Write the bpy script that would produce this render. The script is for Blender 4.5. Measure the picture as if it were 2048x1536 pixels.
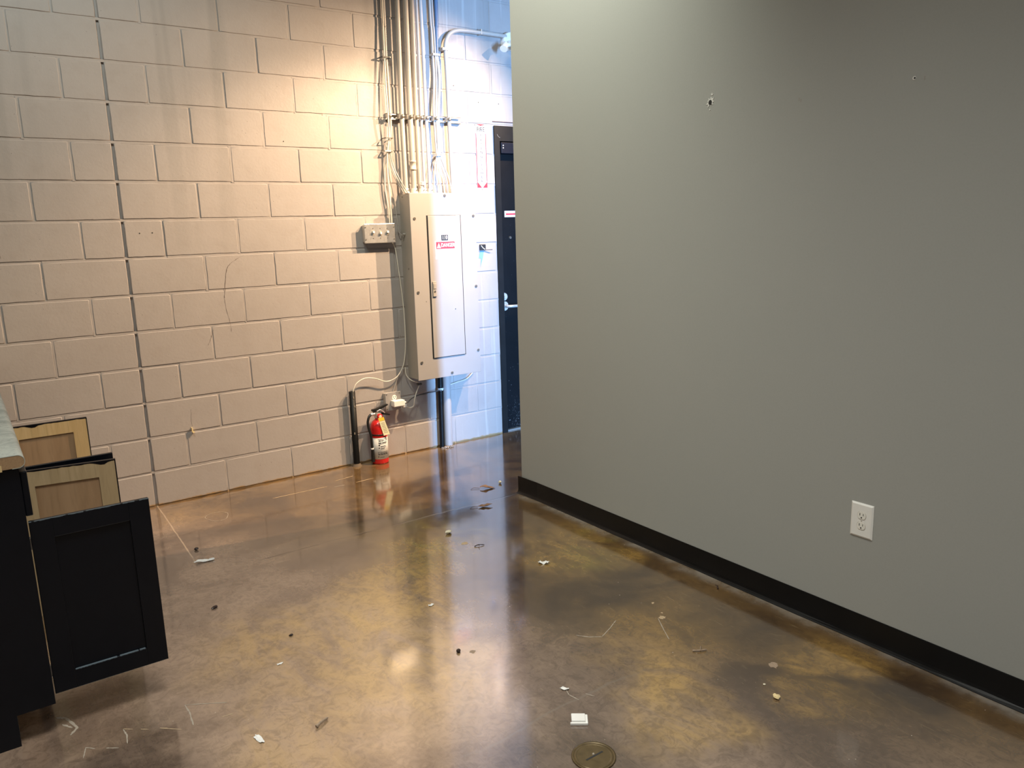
import bpy, bmesh, math, random
from mathutils import Vector, Matrix, noise

for o in list(bpy.data.objects):
    bpy.data.objects.remove(o)
scene = bpy.context.scene
col = scene.collection
random.seed(7)

# ------------------------------------------------------------------ camera
CAM = Vector((-0.79486, -4.72272, 1.54023))
FPX, YAW, PITCH, ROLL = 1560.17, 0.616072, 0.200071, -0.027818
fw = Vector((math.sin(YAW)*math.cos(PITCH), math.cos(YAW)*math.cos(PITCH), -math.sin(PITCH)))
r0 = Vector((math.cos(YAW), -math.sin(YAW), 0.0))
u0 = r0.cross(fw)
rt = r0*math.cos(ROLL) + u0*math.sin(ROLL)
up = u0*math.cos(ROLL) - r0*math.sin(ROLL)
cam_data = bpy.data.cameras.new('camera')
cam = bpy.data.objects.new('camera', cam_data)
col.objects.link(cam)
cam.matrix_world = Matrix(((rt.x, up.x, -fw.x, CAM.x), (rt.y, up.y, -fw.y, CAM.y), (rt.z, up.z, -fw.z, CAM.z), (0, 0, 0, 1)))
cam_data.sensor_fit = 'HORIZONTAL'
cam_data.sensor_width = 36.0
cam_data.lens = FPX/2048.0*36.0
cam_data.clip_start = 0.02
scene.camera = cam

# ------------------------------------------------------------------ world, lights, exposure
world = bpy.data.worlds.new('world'); scene.world = world
world.use_nodes = True
world.node_tree.nodes['Background'].inputs[0].default_value = (0.75, 0.85, 1.0, 1)
world.node_tree.nodes['Background'].inputs[1].default_value = 0.3
scene.view_settings.view_transform = 'Standard'
scene.view_settings.look = 'None'
scene.view_settings.gamma = 1.0
scene.view_settings.use_curve_mapping = False
scene.view_settings.exposure = 0.0

def aim(o, target):
    d = Vector(target) - o.location
    o.rotation_euler = d.to_track_quat('-Z', 'Y').to_euler()

def spot(name, loc, target, power, colour, angle, blend, size):
    l = bpy.data.lights.new(name, 'SPOT')
    l.energy = power; l.color = colour; l.spot_size = math.radians(angle); l.spot_blend = blend
    l.shadow_soft_size = size
    o = bpy.data.objects.new(name, l); col.objects.link(o)
    o.location = loc; aim(o, target)
    return o

def area(name, loc, target, sx, sy, power, colour, spread=180):
    l = bpy.data.lights.new(name, 'AREA')
    l.shape = 'RECTANGLE'; l.size = sx; l.size_y = sy; l.energy = power; l.color = colour
    l.spread = math.radians(spread)
    o = bpy.data.objects.new(name, l); col.objects.link(o)
    o.location = loc; aim(o, target)
    return o

WARM = (1.0, 0.70, 0.43)
spot('ceiling_spot_near', (2.35, -1.35, 3.02), (1.10, 0, 1.12), 400, WARM, 68, 0.70, 0.010)
spot('ceiling_spot_far', (3.25, -1.45, 3.15), (0.90, 0, 1.25), 620, WARM, 70, 0.75, 0.010)
area('daylight_opening', (2.14, -7.9, 1.35), (2.14, 0, 1.2), 0.40, 2.2, 260, (0.25, 0.52, 1.0), 80)
spot('wall_washer_partition', (0.65, -1.85, 3.95), (1.76, -1.45, 2.5), 290, (0.97, 1.0, 0.86), 88, 1.0, 0.15)  # added unseen fill that brightens the grey partition near its end
spot('wall_washer_block', (-0.5, -2.0, 4.0), (-0.2, 0, 1.9), 150, (0.88, 1.0, 0.96), 84, 1.0, 0.15)  # added unseen fill for the upper left of the block wall
area('ceiling_panel_room', (-0.1, -3.2, 4.1), (0.0, -3.1, 0), 1.0, 1.0, 40, (1.0, 1.0, 0.92), 90)  # unseen overhead fill, added to lift the floor
area('ceiling_panel_behind', (-0.6, -5.9, 4.1), (-0.4, -5.6, 0), 1.2, 1.2, 24, (0.95, 0.97, 0.95), 120)  # unseen fill added behind the camera for general ambient light

# ------------------------------------------------------------------ material helpers
class NT:
    def __init__(s, name):
        s.m = bpy.data.materials.new(name); s.m.use_nodes = True
        s.t = s.m.node_tree; s.b = s.t.nodes['Principled BSDF']; s.out = s.t.nodes['Material Output']
        g = s.t.nodes.new('ShaderNodeNewGeometry'); s.P = g.outputs['Position']
        tc = s.t.nodes.new('ShaderNodeTexCoord'); s.O = tc.outputs['Object']
    def node(s, t, **k):
        n = s.t.nodes.new(t)
        for a, v in k.items(): setattr(n, a, v)
        return n
    def link(s, a, b): s.t.links.new(a, b)
    def put(s, sock, v):
        if isinstance(v, (int, float, tuple, list)): sock.default_value = v
        else: s.link(v, sock)
    def math(s, op, a, b=0.0, c=None, clamp=False):
        n = s.node('ShaderNodeMath', operation=op); n.use_clamp = clamp
        s.put(n.inputs[0], a); s.put(n.inputs[1], b)
        if c is not None: s.put(n.inputs[2], c)
        return n.outputs[0]
    def vmath(s, op, a, b=(0, 0, 0), scale=None):
        n = s.node('ShaderNodeVectorMath', operation=op)
        s.put(n.inputs[0], a); s.put(n.inputs[1], b)
        if scale is not None: s.put(n.inputs['Scale'], scale)
        return n.outputs['Value'] if op in ('DISTANCE', 'LENGTH', 'DOT_PRODUCT') else n.outputs[0]
    def noise(s, scale, detail=3, rough=0.55, vec=None, dist=0.0, colour=False):
        n = s.node('ShaderNodeTexNoise'); n.inputs['Scale'].default_value = scale
        n.inputs['Detail'].default_value = detail; n.inputs['Roughness'].default_value = rough
        n.inputs['Distortion'].default_value = dist
        s.link(vec if vec is not None else s.P, n.inputs['Vector'])
        return n.outputs['Color'] if colour else n.outputs[0]
    def voronoi(s, scale, vec=None, feature='F1', rnd=1.0):
        n = s.node('ShaderNodeTexVoronoi', feature=feature); n.inputs['Scale'].default_value = scale
        n.inputs['Randomness'].default_value = rnd
        s.link(vec if vec is not None else s.P, n.inputs['Vector'])
        return n.outputs[0]
    def scale(s, vec, v): return s.vmath('MULTIPLY', vec, v)
    def ramp(s, f, a, b, c=0.0, d=1.0, smooth=True):
        n = s.node('ShaderNodeMapRange'); n.interpolation_type = 'SMOOTHSTEP' if smooth else 'LINEAR'
        s.put(n.inputs[0], f)
        for i, v in enumerate((a, b, c, d)): s.put(n.inputs[i+1], v)
        return n.outputs[0]
    def mix(s, f, a, b, blend='MIX'):
        n = s.node('ShaderNodeMix', data_type='RGBA', blend_type=blend)
        s.put(n.inputs[0], f)
        s.put(n.inputs[6], tuple(a)+(1,) if isinstance(a, (tuple, list)) and len(a) == 3 else a)
        s.put(n.inputs[7], tuple(b)+(1,) if isinstance(b, (tuple, list)) and len(b) == 3 else b)
        return n.outputs[2]
    def xyz(s, vec=None):
        n = s.node('ShaderNodeSeparateXYZ'); s.link(vec if vec is not None else s.P, n.inputs[0]); return n.outputs
    def bump(s, h, strength=0.3, dist=0.002, normal=None):
        n = s.node('ShaderNodeBump'); n.inputs['Strength'].default_value = strength
        n.inputs['Distance'].default_value = dist; s.link(h, n.inputs['Height'])
        if normal is not None: s.link(normal, n.inputs['Normal'])
        return n.outputs[0]
    def set(s, **k):
        names = dict(colour='Base Color', rough='Roughness', metal='Metallic', normal='Normal', ior='IOR',
                     spec='Specular IOR Level', coat='Coat Weight', coat_rough='Coat Roughness', coat_normal='Coat Normal', coat_ior='Coat IOR')
        for a, v in k.items():
            sock = s.b.inputs[names[a]]
            s.put(sock, tuple(v)+(1,) if isinstance(v, (tuple, list)) and len(v) == 3 else v)
        return s.m

def simple(name, colour, rough=0.5, metal=0.0, vary=0.12, scale=25, bump=0.0, bscale=120):
    n = NT(name)
    f = n.noise(scale, 3)
    c1 = tuple(c*(1-vary) for c in colour); c2 = tuple(min(1, c*(1+vary)) for c in colour)
    n.set(colour=n.mix(f, c1, c2), metal=metal, rough=n.ramp(n.noise(scale*2, 2), 0, 1, max(0.02, rough-0.06), rough+0.06))
    if bump: n.set(normal=n.bump(n.noise(bscale, 3), bump, 0.001))
    return n.m

M = {}
# --- painted concrete block
def block_material():
    n = NT('painted_concrete_block')
    x, y, z = n.xyz()
    big = n.noise(1.6, 3); fine = n.noise(14, 4)
    c = n.mix(big, (0.37, 0.328, 0.305), (0.425, 0.382, 0.358))
    c = n.mix(n.math('MULTIPLY', n.ramp(fine, 0.45, 0.75), 0.25), c, (0.34, 0.29, 0.255))
    # vertical grime and soft shadow bands painted together, stronger towards the top
    runs_and_shade = n.noise(1.0, 3, vec=n.scale(n.P, (5.5, 1, 0.22)), dist=0.3)
    mask = n.math('MULTIPLY', n.ramp(runs_and_shade, 0.56, 0.70), n.ramp(z, 0.9, 2.6, 0.0, 0.35))
    c = n.mix(mask, c, (0.25, 0.235, 0.215))
    # pale drips beside the door
    drip = n.noise(1.0, 4, vec=n.scale(n.P, (24, 1, 0.8)), dist=0.4)
    dm = n.math('MULTIPLY', n.ramp(drip, 0.55, 0.68), n.ramp(x, 1.75, 2.0, 0.0, 0.5))
    c = n.mix(dm, c, (0.56, 0.53, 0.50))
    drip2 = n.noise(1.0, 4, vec=n.scale(n.vmath('ADD', n.P, (3.3, 0, 1)), (34, 1, 0.9)), dist=0.4)
    dm2 = n.math('MULTIPLY', n.ramp(drip2, 0.60, 0.70), n.ramp(x, 1.75, 2.0, 0.0, 0.4))
    c = n.mix(dm2, c, (0.30, 0.27, 0.25))
    # pits
    pit = n.voronoi(26)
    gate = n.ramp(n.noise(3.1, 2), 0.50, 0.62)
    pm = n.math('MULTIPLY', n.ramp(pit, 0.035, 0.06, 1, 0), gate)
    c = n.mix(n.math('MULTIPLY', pm, 0.75), c, (0.10, 0.085, 0.075))
    # overspray and dust along the foot of the wall
    foot = n.ramp(n.math('ADD', z, n.math('MULTIPLY', n.noise(22, 4), 0.035)), 0.022, 0.034, 1, 0)
    c = n.mix(foot, c, (0.40, 0.25, 0.11))
    rough = n.ramp(n.noise(6, 3), 0.3, 0.7, 0.42, 0.6)
    h = n.math('ADD', n.math('MULTIPLY', n.noise(70, 4, 0.65), 0.55), n.math('MULTIPLY', n.noise(9, 3), 0.9))
    h = n.math('SUBTRACT', h, n.math('MULTIPLY', pm, 1.2))
    return n.set(colour=c, rough=rough, normal=n.bump(h, 0.42, 0.0030))
M['block'] = block_material()


# --- stained, sealed concrete floor
def floor_material():
    n = NT('acid_stained_sealed_concrete')
    x, y, z = n.xyz()
    warp = n.vmath('SCALE', n.vmath('SUBTRACT', n.noise(2.6, 4, colour=True), (0.5, 0.5, 0.5)), scale=0.55)
    Q = n.vmath('MULTIPLY', n.vmath('ADD', n.P, warp), (1, 1, 0))
    def blobs(lst):
        acc = None
        for bx, by, r, w in lst:
            d = n.vmath('DISTANCE', Q, (bx, by, 0))
            m = n.ramp(d, r*0.15, r, w, 0.0)
            acc = m if acc is None else n.math('MAXIMUM', acc, m)
        return acc
    streak = n.noise(1.0, 5, 0.65, vec=n.scale(n.P, (7, 3.2, 1)), dist=1.2)
    cloud = n.noise(2.2, 5, 0.6, dist=0.8)
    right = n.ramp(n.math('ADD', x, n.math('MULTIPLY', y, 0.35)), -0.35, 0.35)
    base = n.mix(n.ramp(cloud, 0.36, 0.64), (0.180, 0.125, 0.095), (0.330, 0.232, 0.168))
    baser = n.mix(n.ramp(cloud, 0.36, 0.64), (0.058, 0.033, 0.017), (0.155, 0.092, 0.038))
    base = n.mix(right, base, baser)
    amber = blobs([(0.95, -1.50, 0.34, 0.8), (0.62, -1.80, 0.42, 0.95), (0.62, -2.0, 0.3, 0.9), (0.30, -2.05, 0.42, 0.9), (0.05, -1.95, 0.45, 0.65),
                   (0.25, -2.42, 0.5, 0.7), (1.42, -1.98, 0.42, 0.75), (1.55, -2.2, 0.25, 0.6), (0.98, -2.98, 0.30, 0.85),
                   (0.88, -3.20, 0.26, 0.7), (1.58, -3.25, 0.20, 1.0), (1.34, -3.44, 0.22, 0.9), (1.2, -2.75, 0.4, 0.45),
                   (-0.1, -2.6, 0.4, 0.4), (0.1, -0.25, 0.30, 0.3)])
    am = n.math('MULTIPLY', amber, n.ramp(streak, 0.30, 0.66, 0.15, 1.0))
    c = n.mix(am, base, n.mix(right, (0.54, 0.34, 0.115), (0.44, 0.26, 0.07)))
    olive = blobs([(1.08, -1.45, 0.40, 0.9), (1.45, -2.10, 0.3, 0.7), (0.75, -1.65, 0.3, 0.5), (1.70, -2.0, 0.2, 0.5)])
    c = n.mix(n.math('MULTIPLY', olive, n.ramp(n.noise(5, 5, 0.65, dist=1.0), 0.4, 0.65, 0, 0.8)), c, (0.32, 0.24, 0.055))
    dark = blobs([(1.40, -2.42, 0.34, 0.8), (1.02, -2.46, 0.28, 0.75), (1.55, -2.95, 0.30, 0.75), (1.47, -3.52, 0.24, 0.7), (1.35, -1.35, 0.3, 0.6),
                  (-0.55, -2.35, 0.35, 0.6), (1.75, -1.5, 0.25, 0.5), (0.55, -3.25, 0.42, 0.75), (1.1, -3.6, 0.4, 0.5), (0.62, -2.30, 0.14, 0.7)])
    c = n.mix(n.math('MULTIPLY', dark, n.ramp(streak, 0.25, 0.6, 0.4, 0.85)), c, (0.036, 0.022, 0.015))
    # fine mottling and trowel scratches
    c = n.mix(n.ramp(n.noise(22, 5, 0.7, dist=1.5), 0.42, 0.66, 0.0, 0.35), c, (0.045, 0.028, 0.018))
    fs_ = n.noise(1.0, 4, 0.75, vec=n.scale(n.P, (46, 7, 1)), dist=2.6)
    c = n.mix(n.ramp(fs_, 0.52, 0.72, 0.0, 0.38), c, n.mix(0.5, c, (0.02, 0.012, 0.008)))
    c = n.mix(n.ramp(fs_, 0.44, 0.28, 0.0, 0.30), c, n.mix(0.35, c, (0.62, 0.48, 0.28)))
    # tan overspray band in front of the block wall
    band = n.ramp(n.math('ADD', y, n.math('MULTIPLY', n.math('SUBTRACT', n.noise(4, 5, 0.7), 0.5), 0.30)), -0.13, -0.02)
    spk = n.ramp(n.noise(16, 5, 0.7, vec=n.scale(n.P, (0.6, 2.0, 1))), 0.38, 0.62)
    c = n.mix(n.math('MULTIPLY', n.math('MULTIPLY', band, spk), 0.6), c, (0.33, 0.215, 0.11))
    # grey dust strip along the vinyl base
    dst = n.ramp(n.math('ADD', x, n.math('MULTIPLY', n.math('SUBTRACT', n.noise(5, 4), 0.5), 0.10)), 1.675, 1.75)
    dst = n.math('MULTIPLY', dst, n.math('MULTIPLY', n.ramp(x, 1.76, 1.79, 1, 0), n.ramp(y, -1.25, -1.15, 1, 0)))
    c = n.mix(n.math('MULTIPLY', dst, n.ramp(n.noise(9, 4), 0.35, 0.65, 0.15, 0.8)), c, (0.30, 0.265, 0.225))
    # saw cut parallel to the wall and the short cut running out from the control joint
    wob = n.math('MULTIPLY', n.math('SUBTRACT', n.noise(7, 3), 0.5), 0.012)
    dy = n.math('ABSOLUTE', n.math('ADD', n.math('ADD', y, 1.145), n.math('ADD', wob, n.math('MULTIPLY', n.math('MAXIMUM', n.math('SUBTRACT', x, 0.5), 0), 0.022))))
    cut = n.ramp(dy, 0.002, 0.0065, 1, 0)
    brk = n.ramp(n.noise(4.5, 3), 0.40, 0.60, 0.05, 1.0)
    brk = n.math('MAXIMUM', brk, n.ramp(x, 0.9, 1.2))
    brk = n.math('MULTIPLY', brk, n.ramp(x, -0.15, 0.2))
    cutm = n.math('MULTIPLY', cut, brk)
    lightcut = n.mix(n.ramp(x, 0.85, 1.0), (0.025, 0.016, 0.012), (0.20, 0.155, 0.115))
    c = n.mix(n.math('MULTIPLY', cutm, 0.85), c, lightcut)
    dirt = n.math('MULTIPLY', n.ramp(dy, 0.0, 0.03, 0.55, 0.0), n.ramp(x, 1.0, 1.4))
    c = n.mix(dirt, c, (0.05, 0.038, 0.03))
    dx = n.math('ABSOLUTE', n.math('ADD', n.math('ADD', x, wob), n.math('MULTIPLY', n.math('ADD', y, 0.07), -0.028)))
    lc = n.math('MULTIPLY', n.ramp(dx, 0.0015, 0.005, 1, 0), n.math('MULTIPLY', n.ramp(y, -0.97, -0.93), n.ramp(n.noise(8, 4), 0.3, 0.5, 0.3, 0.9)))
    c = n.mix(lc, c, (0.50, 0.38, 0.27))
    # a broad soft crack ridge near the clean-out
    crx = n.math('ADD', n.math('ADD', y, 2.945), n.math('MULTIPLY', n.math('SUBTRACT', n.noise(2.0, 4), 0.5), 0.14))
    ck = n.math('MULTIPLY', n.ramp(n.math('ABSOLUTE', crx), 0.001, 0.009, 1, 0), n.math('MULTIPLY', n.ramp(x, 0.15, 0.4), n.ramp(x, 0.75, 1.1, 1, 0)))
    c = n.mix(n.math('MULTIPLY', ck, 0.55), c, (0.20, 0.16, 0.13))
    # white specks
    v = n.voronoi(9.0)
    sp = n.math('MULTIPLY', n.ramp(v, 0.012, 0.022, 1, 0), n.ramp(n.noise(3.7, 2), 0.50, 0.56))
    v2 = n.voronoi(23.0)
    sp2 = n.math('MULTIPLY', n.ramp(v2, 0.03, 0.05, 1, 0), n.ramp(n.noise(2.9, 2, vec=n.vmath('ADD', n.P, (7, 3, 0))), 0.54, 0.60))
    c = n.mix(n.math('MAXIMUM', sp, n.math('MULTIPLY', sp2, 0.7)), c, (0.62, 0.56, 0.48))
    # surface of the sealer
    h = n.math('ADD', n.math('MULTIPLY', n.noise(38, 4, 0.6), 0.22), n.math('MULTIPLY', n.noise(5.5, 3, dist=0.6), 1.0))
    scr = n.noise(1.0, 4, 0.7, vec=n.scale(n.P, (60, 9, 1)), dist=2.0)
    h = n.math('ADD', h, n.math('MULTIPLY', scr, 0.10))
    h = n.math('SUBTRACT', h, n.math('MULTIPLY', cutm, 0.9))
    peel = n.math('MULTIPLY', n.noise(150, 2, 0.5), n.ramp(y, -3.3, -2.1, 0.10, 0.0))
    h = n.math('ADD', h, peel)
    nrm = n.bump(h, 0.30, 0.0035)
    hc = n.math('ADD', n.math('ADD', n.math('MULTIPLY', n.noise(4.0, 2, dist=0.5), 0.35), n.math('MULTIPLY', scr, 0.06)), n.math('MULTIPLY', n.noise(120, 2, 0.5), n.ramp(y, -3.2, -1.9, 0.16, 0.012)))
    cnrm = n.bump(n.math('SUBTRACT', hc, n.math('MULTIPLY', cutm, 0.4)), 0.16, 0.003)
    rough = n.ramp(n.noise(3.3, 4, 0.6), 0.3, 0.7, 0.14, 0.27)
    rough = n.math('ADD', rough, n.math('MULTIPLY', right, -0.05))
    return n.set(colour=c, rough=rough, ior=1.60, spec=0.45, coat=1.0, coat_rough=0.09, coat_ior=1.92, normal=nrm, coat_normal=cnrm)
M['floor'] = floor_material()

def grey_paint():
    n = NT('warm_grey_wall_paint')
    c = n.mix(n.noise(1.2, 3), (0.365, 0.372, 0.350), (0.395, 0.40, 0.378))
    c = n.mix(n.ramp(n.noise(160, 3), 0.4, 0.7, 0, 0.12), c, (0.30, 0.30, 0.27))
    return n.set(colour=c, rough=0.46, normal=n.bump(n.noise(220, 3), 0.12, 0.0008))
M['grey'] = grey_paint()
M['ceiling'] = simple('flat_ceiling_paint', (0.30, 0.30, 0.28), 0.9)
M['plain_wall'] = simple('off_white_wall_paint', (0.42, 0.40, 0.37), 0.8)

def black_paint(name, base, rough, speck=0.0, spec=0.3):
    n = NT(name)
    x, y, z = n.xyz()
    c = n.mix(n.noise(7, 4), tuple(v*0.8 for v in base), tuple(v*1.3 for v in base))
    if speck:
        v = n.voronoi(34)
        low = n.ramp(z, 0.05, 0.75, 1.0, 0.0)
        m = n.math('MULTIPLY', n.ramp(v, 0.05, 0.09, 1, 0), n.ramp(n.noise(11, 3), 0.40, 0.50))
        sc = n.ramp(n.noise(1.0, 5, 0.8, vec=n.scale(n.P, (42, 1, 30)), dist=3.0), 0.60, 0.66)
        sc = n.math('MULTIPLY', sc, n.ramp(z, 0.05, 0.30, 1.0, 0.0))
        m = n.math('MAXIMUM', n.math('MULTIPLY', m, n.math('ADD', n.math('MULTIPLY', low, 0.8), 0.08)), sc)
        c = n.mix(m, c, (0.55, 0.57, 0.60))
    return n.set(colour=c, spec=spec, rough=n.ramp(n.noise(9, 3), 0, 1, rough-0.08, rough+0.08), normal=n.bump(n.noise(40, 3), 0.15, 0.001))
M['door_black'] = black_paint('scuffed_black_door_paint', (0.0035, 0.0035, 0.0045), 0.5, 1.0, 0.2)
M['door_edge'] = black_paint('black_frame_paint', (0.008, 0.0075, 0.0075), 0.45)
M['closer'] = simple('dark_closer_enamel', (0.004, 0.006, 0.014), 0.5)
M['closer'].node_tree.nodes['Principled BSDF'].inputs['Specular IOR Level'].default_value = 0.2
M['vinyl'] = black_paint('black_vinyl_base', (0.0035, 0.0035, 0.004), 0.42)
M['pvc_black'] = simple('black_pipe_coating', (0.004, 0.004, 0.004), 0.5, scale=60, vary=0.3)
M['pvc_black'].node_tree.nodes['Principled BSDF'].inputs['Specular IOR Level'].default_value = 0.22
M['navy'] = simple('near_black_cabinet_paint', (0.0028, 0.0038, 0.0070), 0.34, scale=12, bump=0.12, bscale=90)

def wood(name, a, b, rough=0.5, sc=(18, 18, 1.6)):
    n = NT(name)
    g = n.noise(1.0, 5, 0.6, vec=n.scale(n.O, sc), dist=1.1)
    g2 = n.noise(1.0, 2, vec=n.scale(n.O, tuple(v*7 for v in sc)))
    c = n.mix(n.ramp(g, 0.3, 0.7), a, b)
    c = n.mix(n.ramp(g2, 0.5, 0.8, 0, 0.25), c, tuple(v*0.6 for v in a))
    return n.set(colour=c, rough=rough, normal=n.bump(g, 0.08, 0.001))
M['navy'].node_tree.nodes['Principled BSDF'].inputs['Specular IOR Level'].default_value = 0.28
M['maple'] = wood('light_maple_frame', (0.66, 0.44, 0.20), (0.80, 0.57, 0.29))
M['worn'] = simple('rubbed_blue_black_paint', (0.10, 0.13, 0.155), 0.4, vary=0.4, scale=60)  # one pale colour for edge wear and the painted highlight on it
M['maple_grey'] = wood('weathered_maple_frame', (0.47, 0.34, 0.19), (0.60, 0.45, 0.265))  # second maple tone, darker and less yellow
M['birch_panel'] = wood('brown_birch_panel', (0.36, 0.22, 0.118), (0.46, 0.295, 0.168), sc=(9, 9, 1.1))
M['chipboard'] = simple('raw_particleboard', (0.32, 0.20, 0.105), 0.85, scale=180, vary=0.35, bump=0.3, bscale=260)
M['pine_strip'] = wood('pale_build_up_strip', (0.56, 0.40, 0.19), (0.68, 0.51, 0.27), sc=(3, 20, 20))

def laminate():
    n = NT('mottled_pale_laminate')
    c = n.mix(n.ramp(n.noise(9, 5, 0.65, dist=0.8), 0.35, 0.65), (0.27, 0.31, 0.29), (0.43, 0.47, 0.43))
    c = n.mix(n.ramp(n.noise(45, 4, 0.7), 0.5, 0.7, 0, 0.5), c, (0.22, 0.25, 0.235))
    return n.set(colour=c, rough=0.27)
M['laminate'] = laminate()
M['laminate_edge'] = simple('laminate_backing_edge', (0.10, 0.075, 0.05), 0.7)

M['panel_paint'] = simple('grey_enamel_panel', (0.34, 0.315, 0.30), 0.40, scale=5, vary=0.04)
M['panel_side'] = simple('grey_enamel_enclosure', (0.35, 0.315, 0.275), 0.45, scale=8, vary=0.07)
M['gap'] = simple('dark_gap', (0.01, 0.01, 0.01), 0.9)
M['conduit'] = simple('painted_steel_conduit', (0.46, 0.42, 0.38), 0.38, scale=18, vary=0.12)
M['galv'] = simple('galvanized_steel', (0.58, 0.56, 0.53), 0.36, metal=0.7, scale=45, vary=0.18)
M['galv_paint'] = simple('overpainted_steel', (0.52, 0.47, 0.41), 0.42, metal=0.15, scale=45, vary=0.15)
M['screw'] = simple('zinc_screw_head', (0.34, 0.31, 0.27), 0.3, metal=0.8)
M['cable'] = simple('off_white_cable_jacket', (0.72, 0.66, 0.56), 0.42)
M['cable_grey'] = simple('grey_cable_jacket', (0.40, 0.37, 0.34), 0.45)
M['cable_dark'] = simple('dark_cable_jacket', (0.10, 0.095, 0.09), 0.5)
M['blue'] = simple('blue_flexible_tubing', (0.08, 0.15, 0.26), 0.38)
M['white'] = simple('white_plastic', (0.86, 0.85, 0.81), 0.32, vary=0.03)
M['ivory'] = simple('ivory_device_plastic', (0.86, 0.84, 0.77), 0.35, vary=0.03)
M['slot'] = simple('dark_contact_slot', (0.02, 0.02, 0.02), 0.6)
M['satin'] = simple('satin_chrome', (0.80, 0.80, 0.78), 0.34, metal=0.55, vary=0.04)
M['red'] = simple('red_cylinder_enamel', (0.62, 0.018, 0.016), 0.25, vary=0.08)
M['sign_red'] = simple('sign_red_ink', (0.72, 0.035, 0.055), 0.4, vary=0.04)
M['sign_white'] = simple('sign_white_face', (0.66, 0.65, 0.64), 0.38, vary=0.02)
M['ink'] = simple('black_ink', (0.015, 0.015, 0.016), 0.5)
M['ink_soft'] = simple('faded_dark_ink', (0.045, 0.012, 0.015), 0.5)
M['label_white'] = simple('label_paper', (0.66, 0.64, 0.60), 0.5, vary=0.05)
M['tag'] = simple('cream_inspection_tag', (0.80, 0.74, 0.48), 0.6, vary=0.06)
M['tag_yellow'] = simple('yellow_tag_top', (0.85, 0.55, 0.04), 0.6)
M['black_plastic'] = simple('black_plastic', (0.012, 0.012, 0.012), 0.35)
M['lens'] = simple('dark_lens', (0.006, 0.006, 0.008), 0.08)
M['leaf'] = simple('dry_leaf', (0.22, 0.120, 0.070), 0.7, scale=40, vary=0.4)
M['leaf_stem'] = simple('dry_leaf_stem', (0.10, 0.05, 0.03), 0.7)
M['paper'] = simple('white_paper_scrap', (0.80, 0.79, 0.76), 0.7, vary=0.06)
M['stone'] = simple('pale_plaster_crumb', (0.72, 0.66, 0.50), 0.8, scale=90, vary=0.2)
M['stone_tan'] = simple('tan_plaster_chip', (0.78, 0.62, 0.33), 0.8, scale=90, vary=0.2)
M['bug'] = simple('dark_seed_husk', (0.025, 0.012, 0.010), 0.4)
M['twig'] = simple('grey_brown_twig', (0.12, 0.085, 0.055), 0.8, scale=150, vary=0.5)
M['twig_pale'] = simple('split_pale_twig', (0.33, 0.24, 0.17), 0.8, scale=150, vary=0.4)
M['scratch'] = simple('pale_scratch', (0.46, 0.34, 0.21), 0.7, scale=90, vary=0.25)
M['scratch_white'] = simple('white_scuff', (0.36, 0.31, 0.25), 0.7, scale=90, vary=0.25)
M['spackle'] = simple('exposed_gypsum', (0.72, 0.71, 0.67), 0.9, scale=90)
M['brass'] = simple('tarnished_brass_cover', (0.125, 0.088, 0.040), 0.38, metal=0.35, scale=30, vary=0.4, bump=0.4, bscale=70)
M['crack'] = simple('hairline_crack', (0.13, 0.10, 0.085), 0.9)
M['blue_tape'] = simple('faded_blue_tape', (0.16, 0.33, 0.58), 0.6)  # colour of the cast shadow painted under the bracket
M['glass'] = simple('clear_gauge_face', (0.75, 0.72, 0.66), 0.15)

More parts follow.
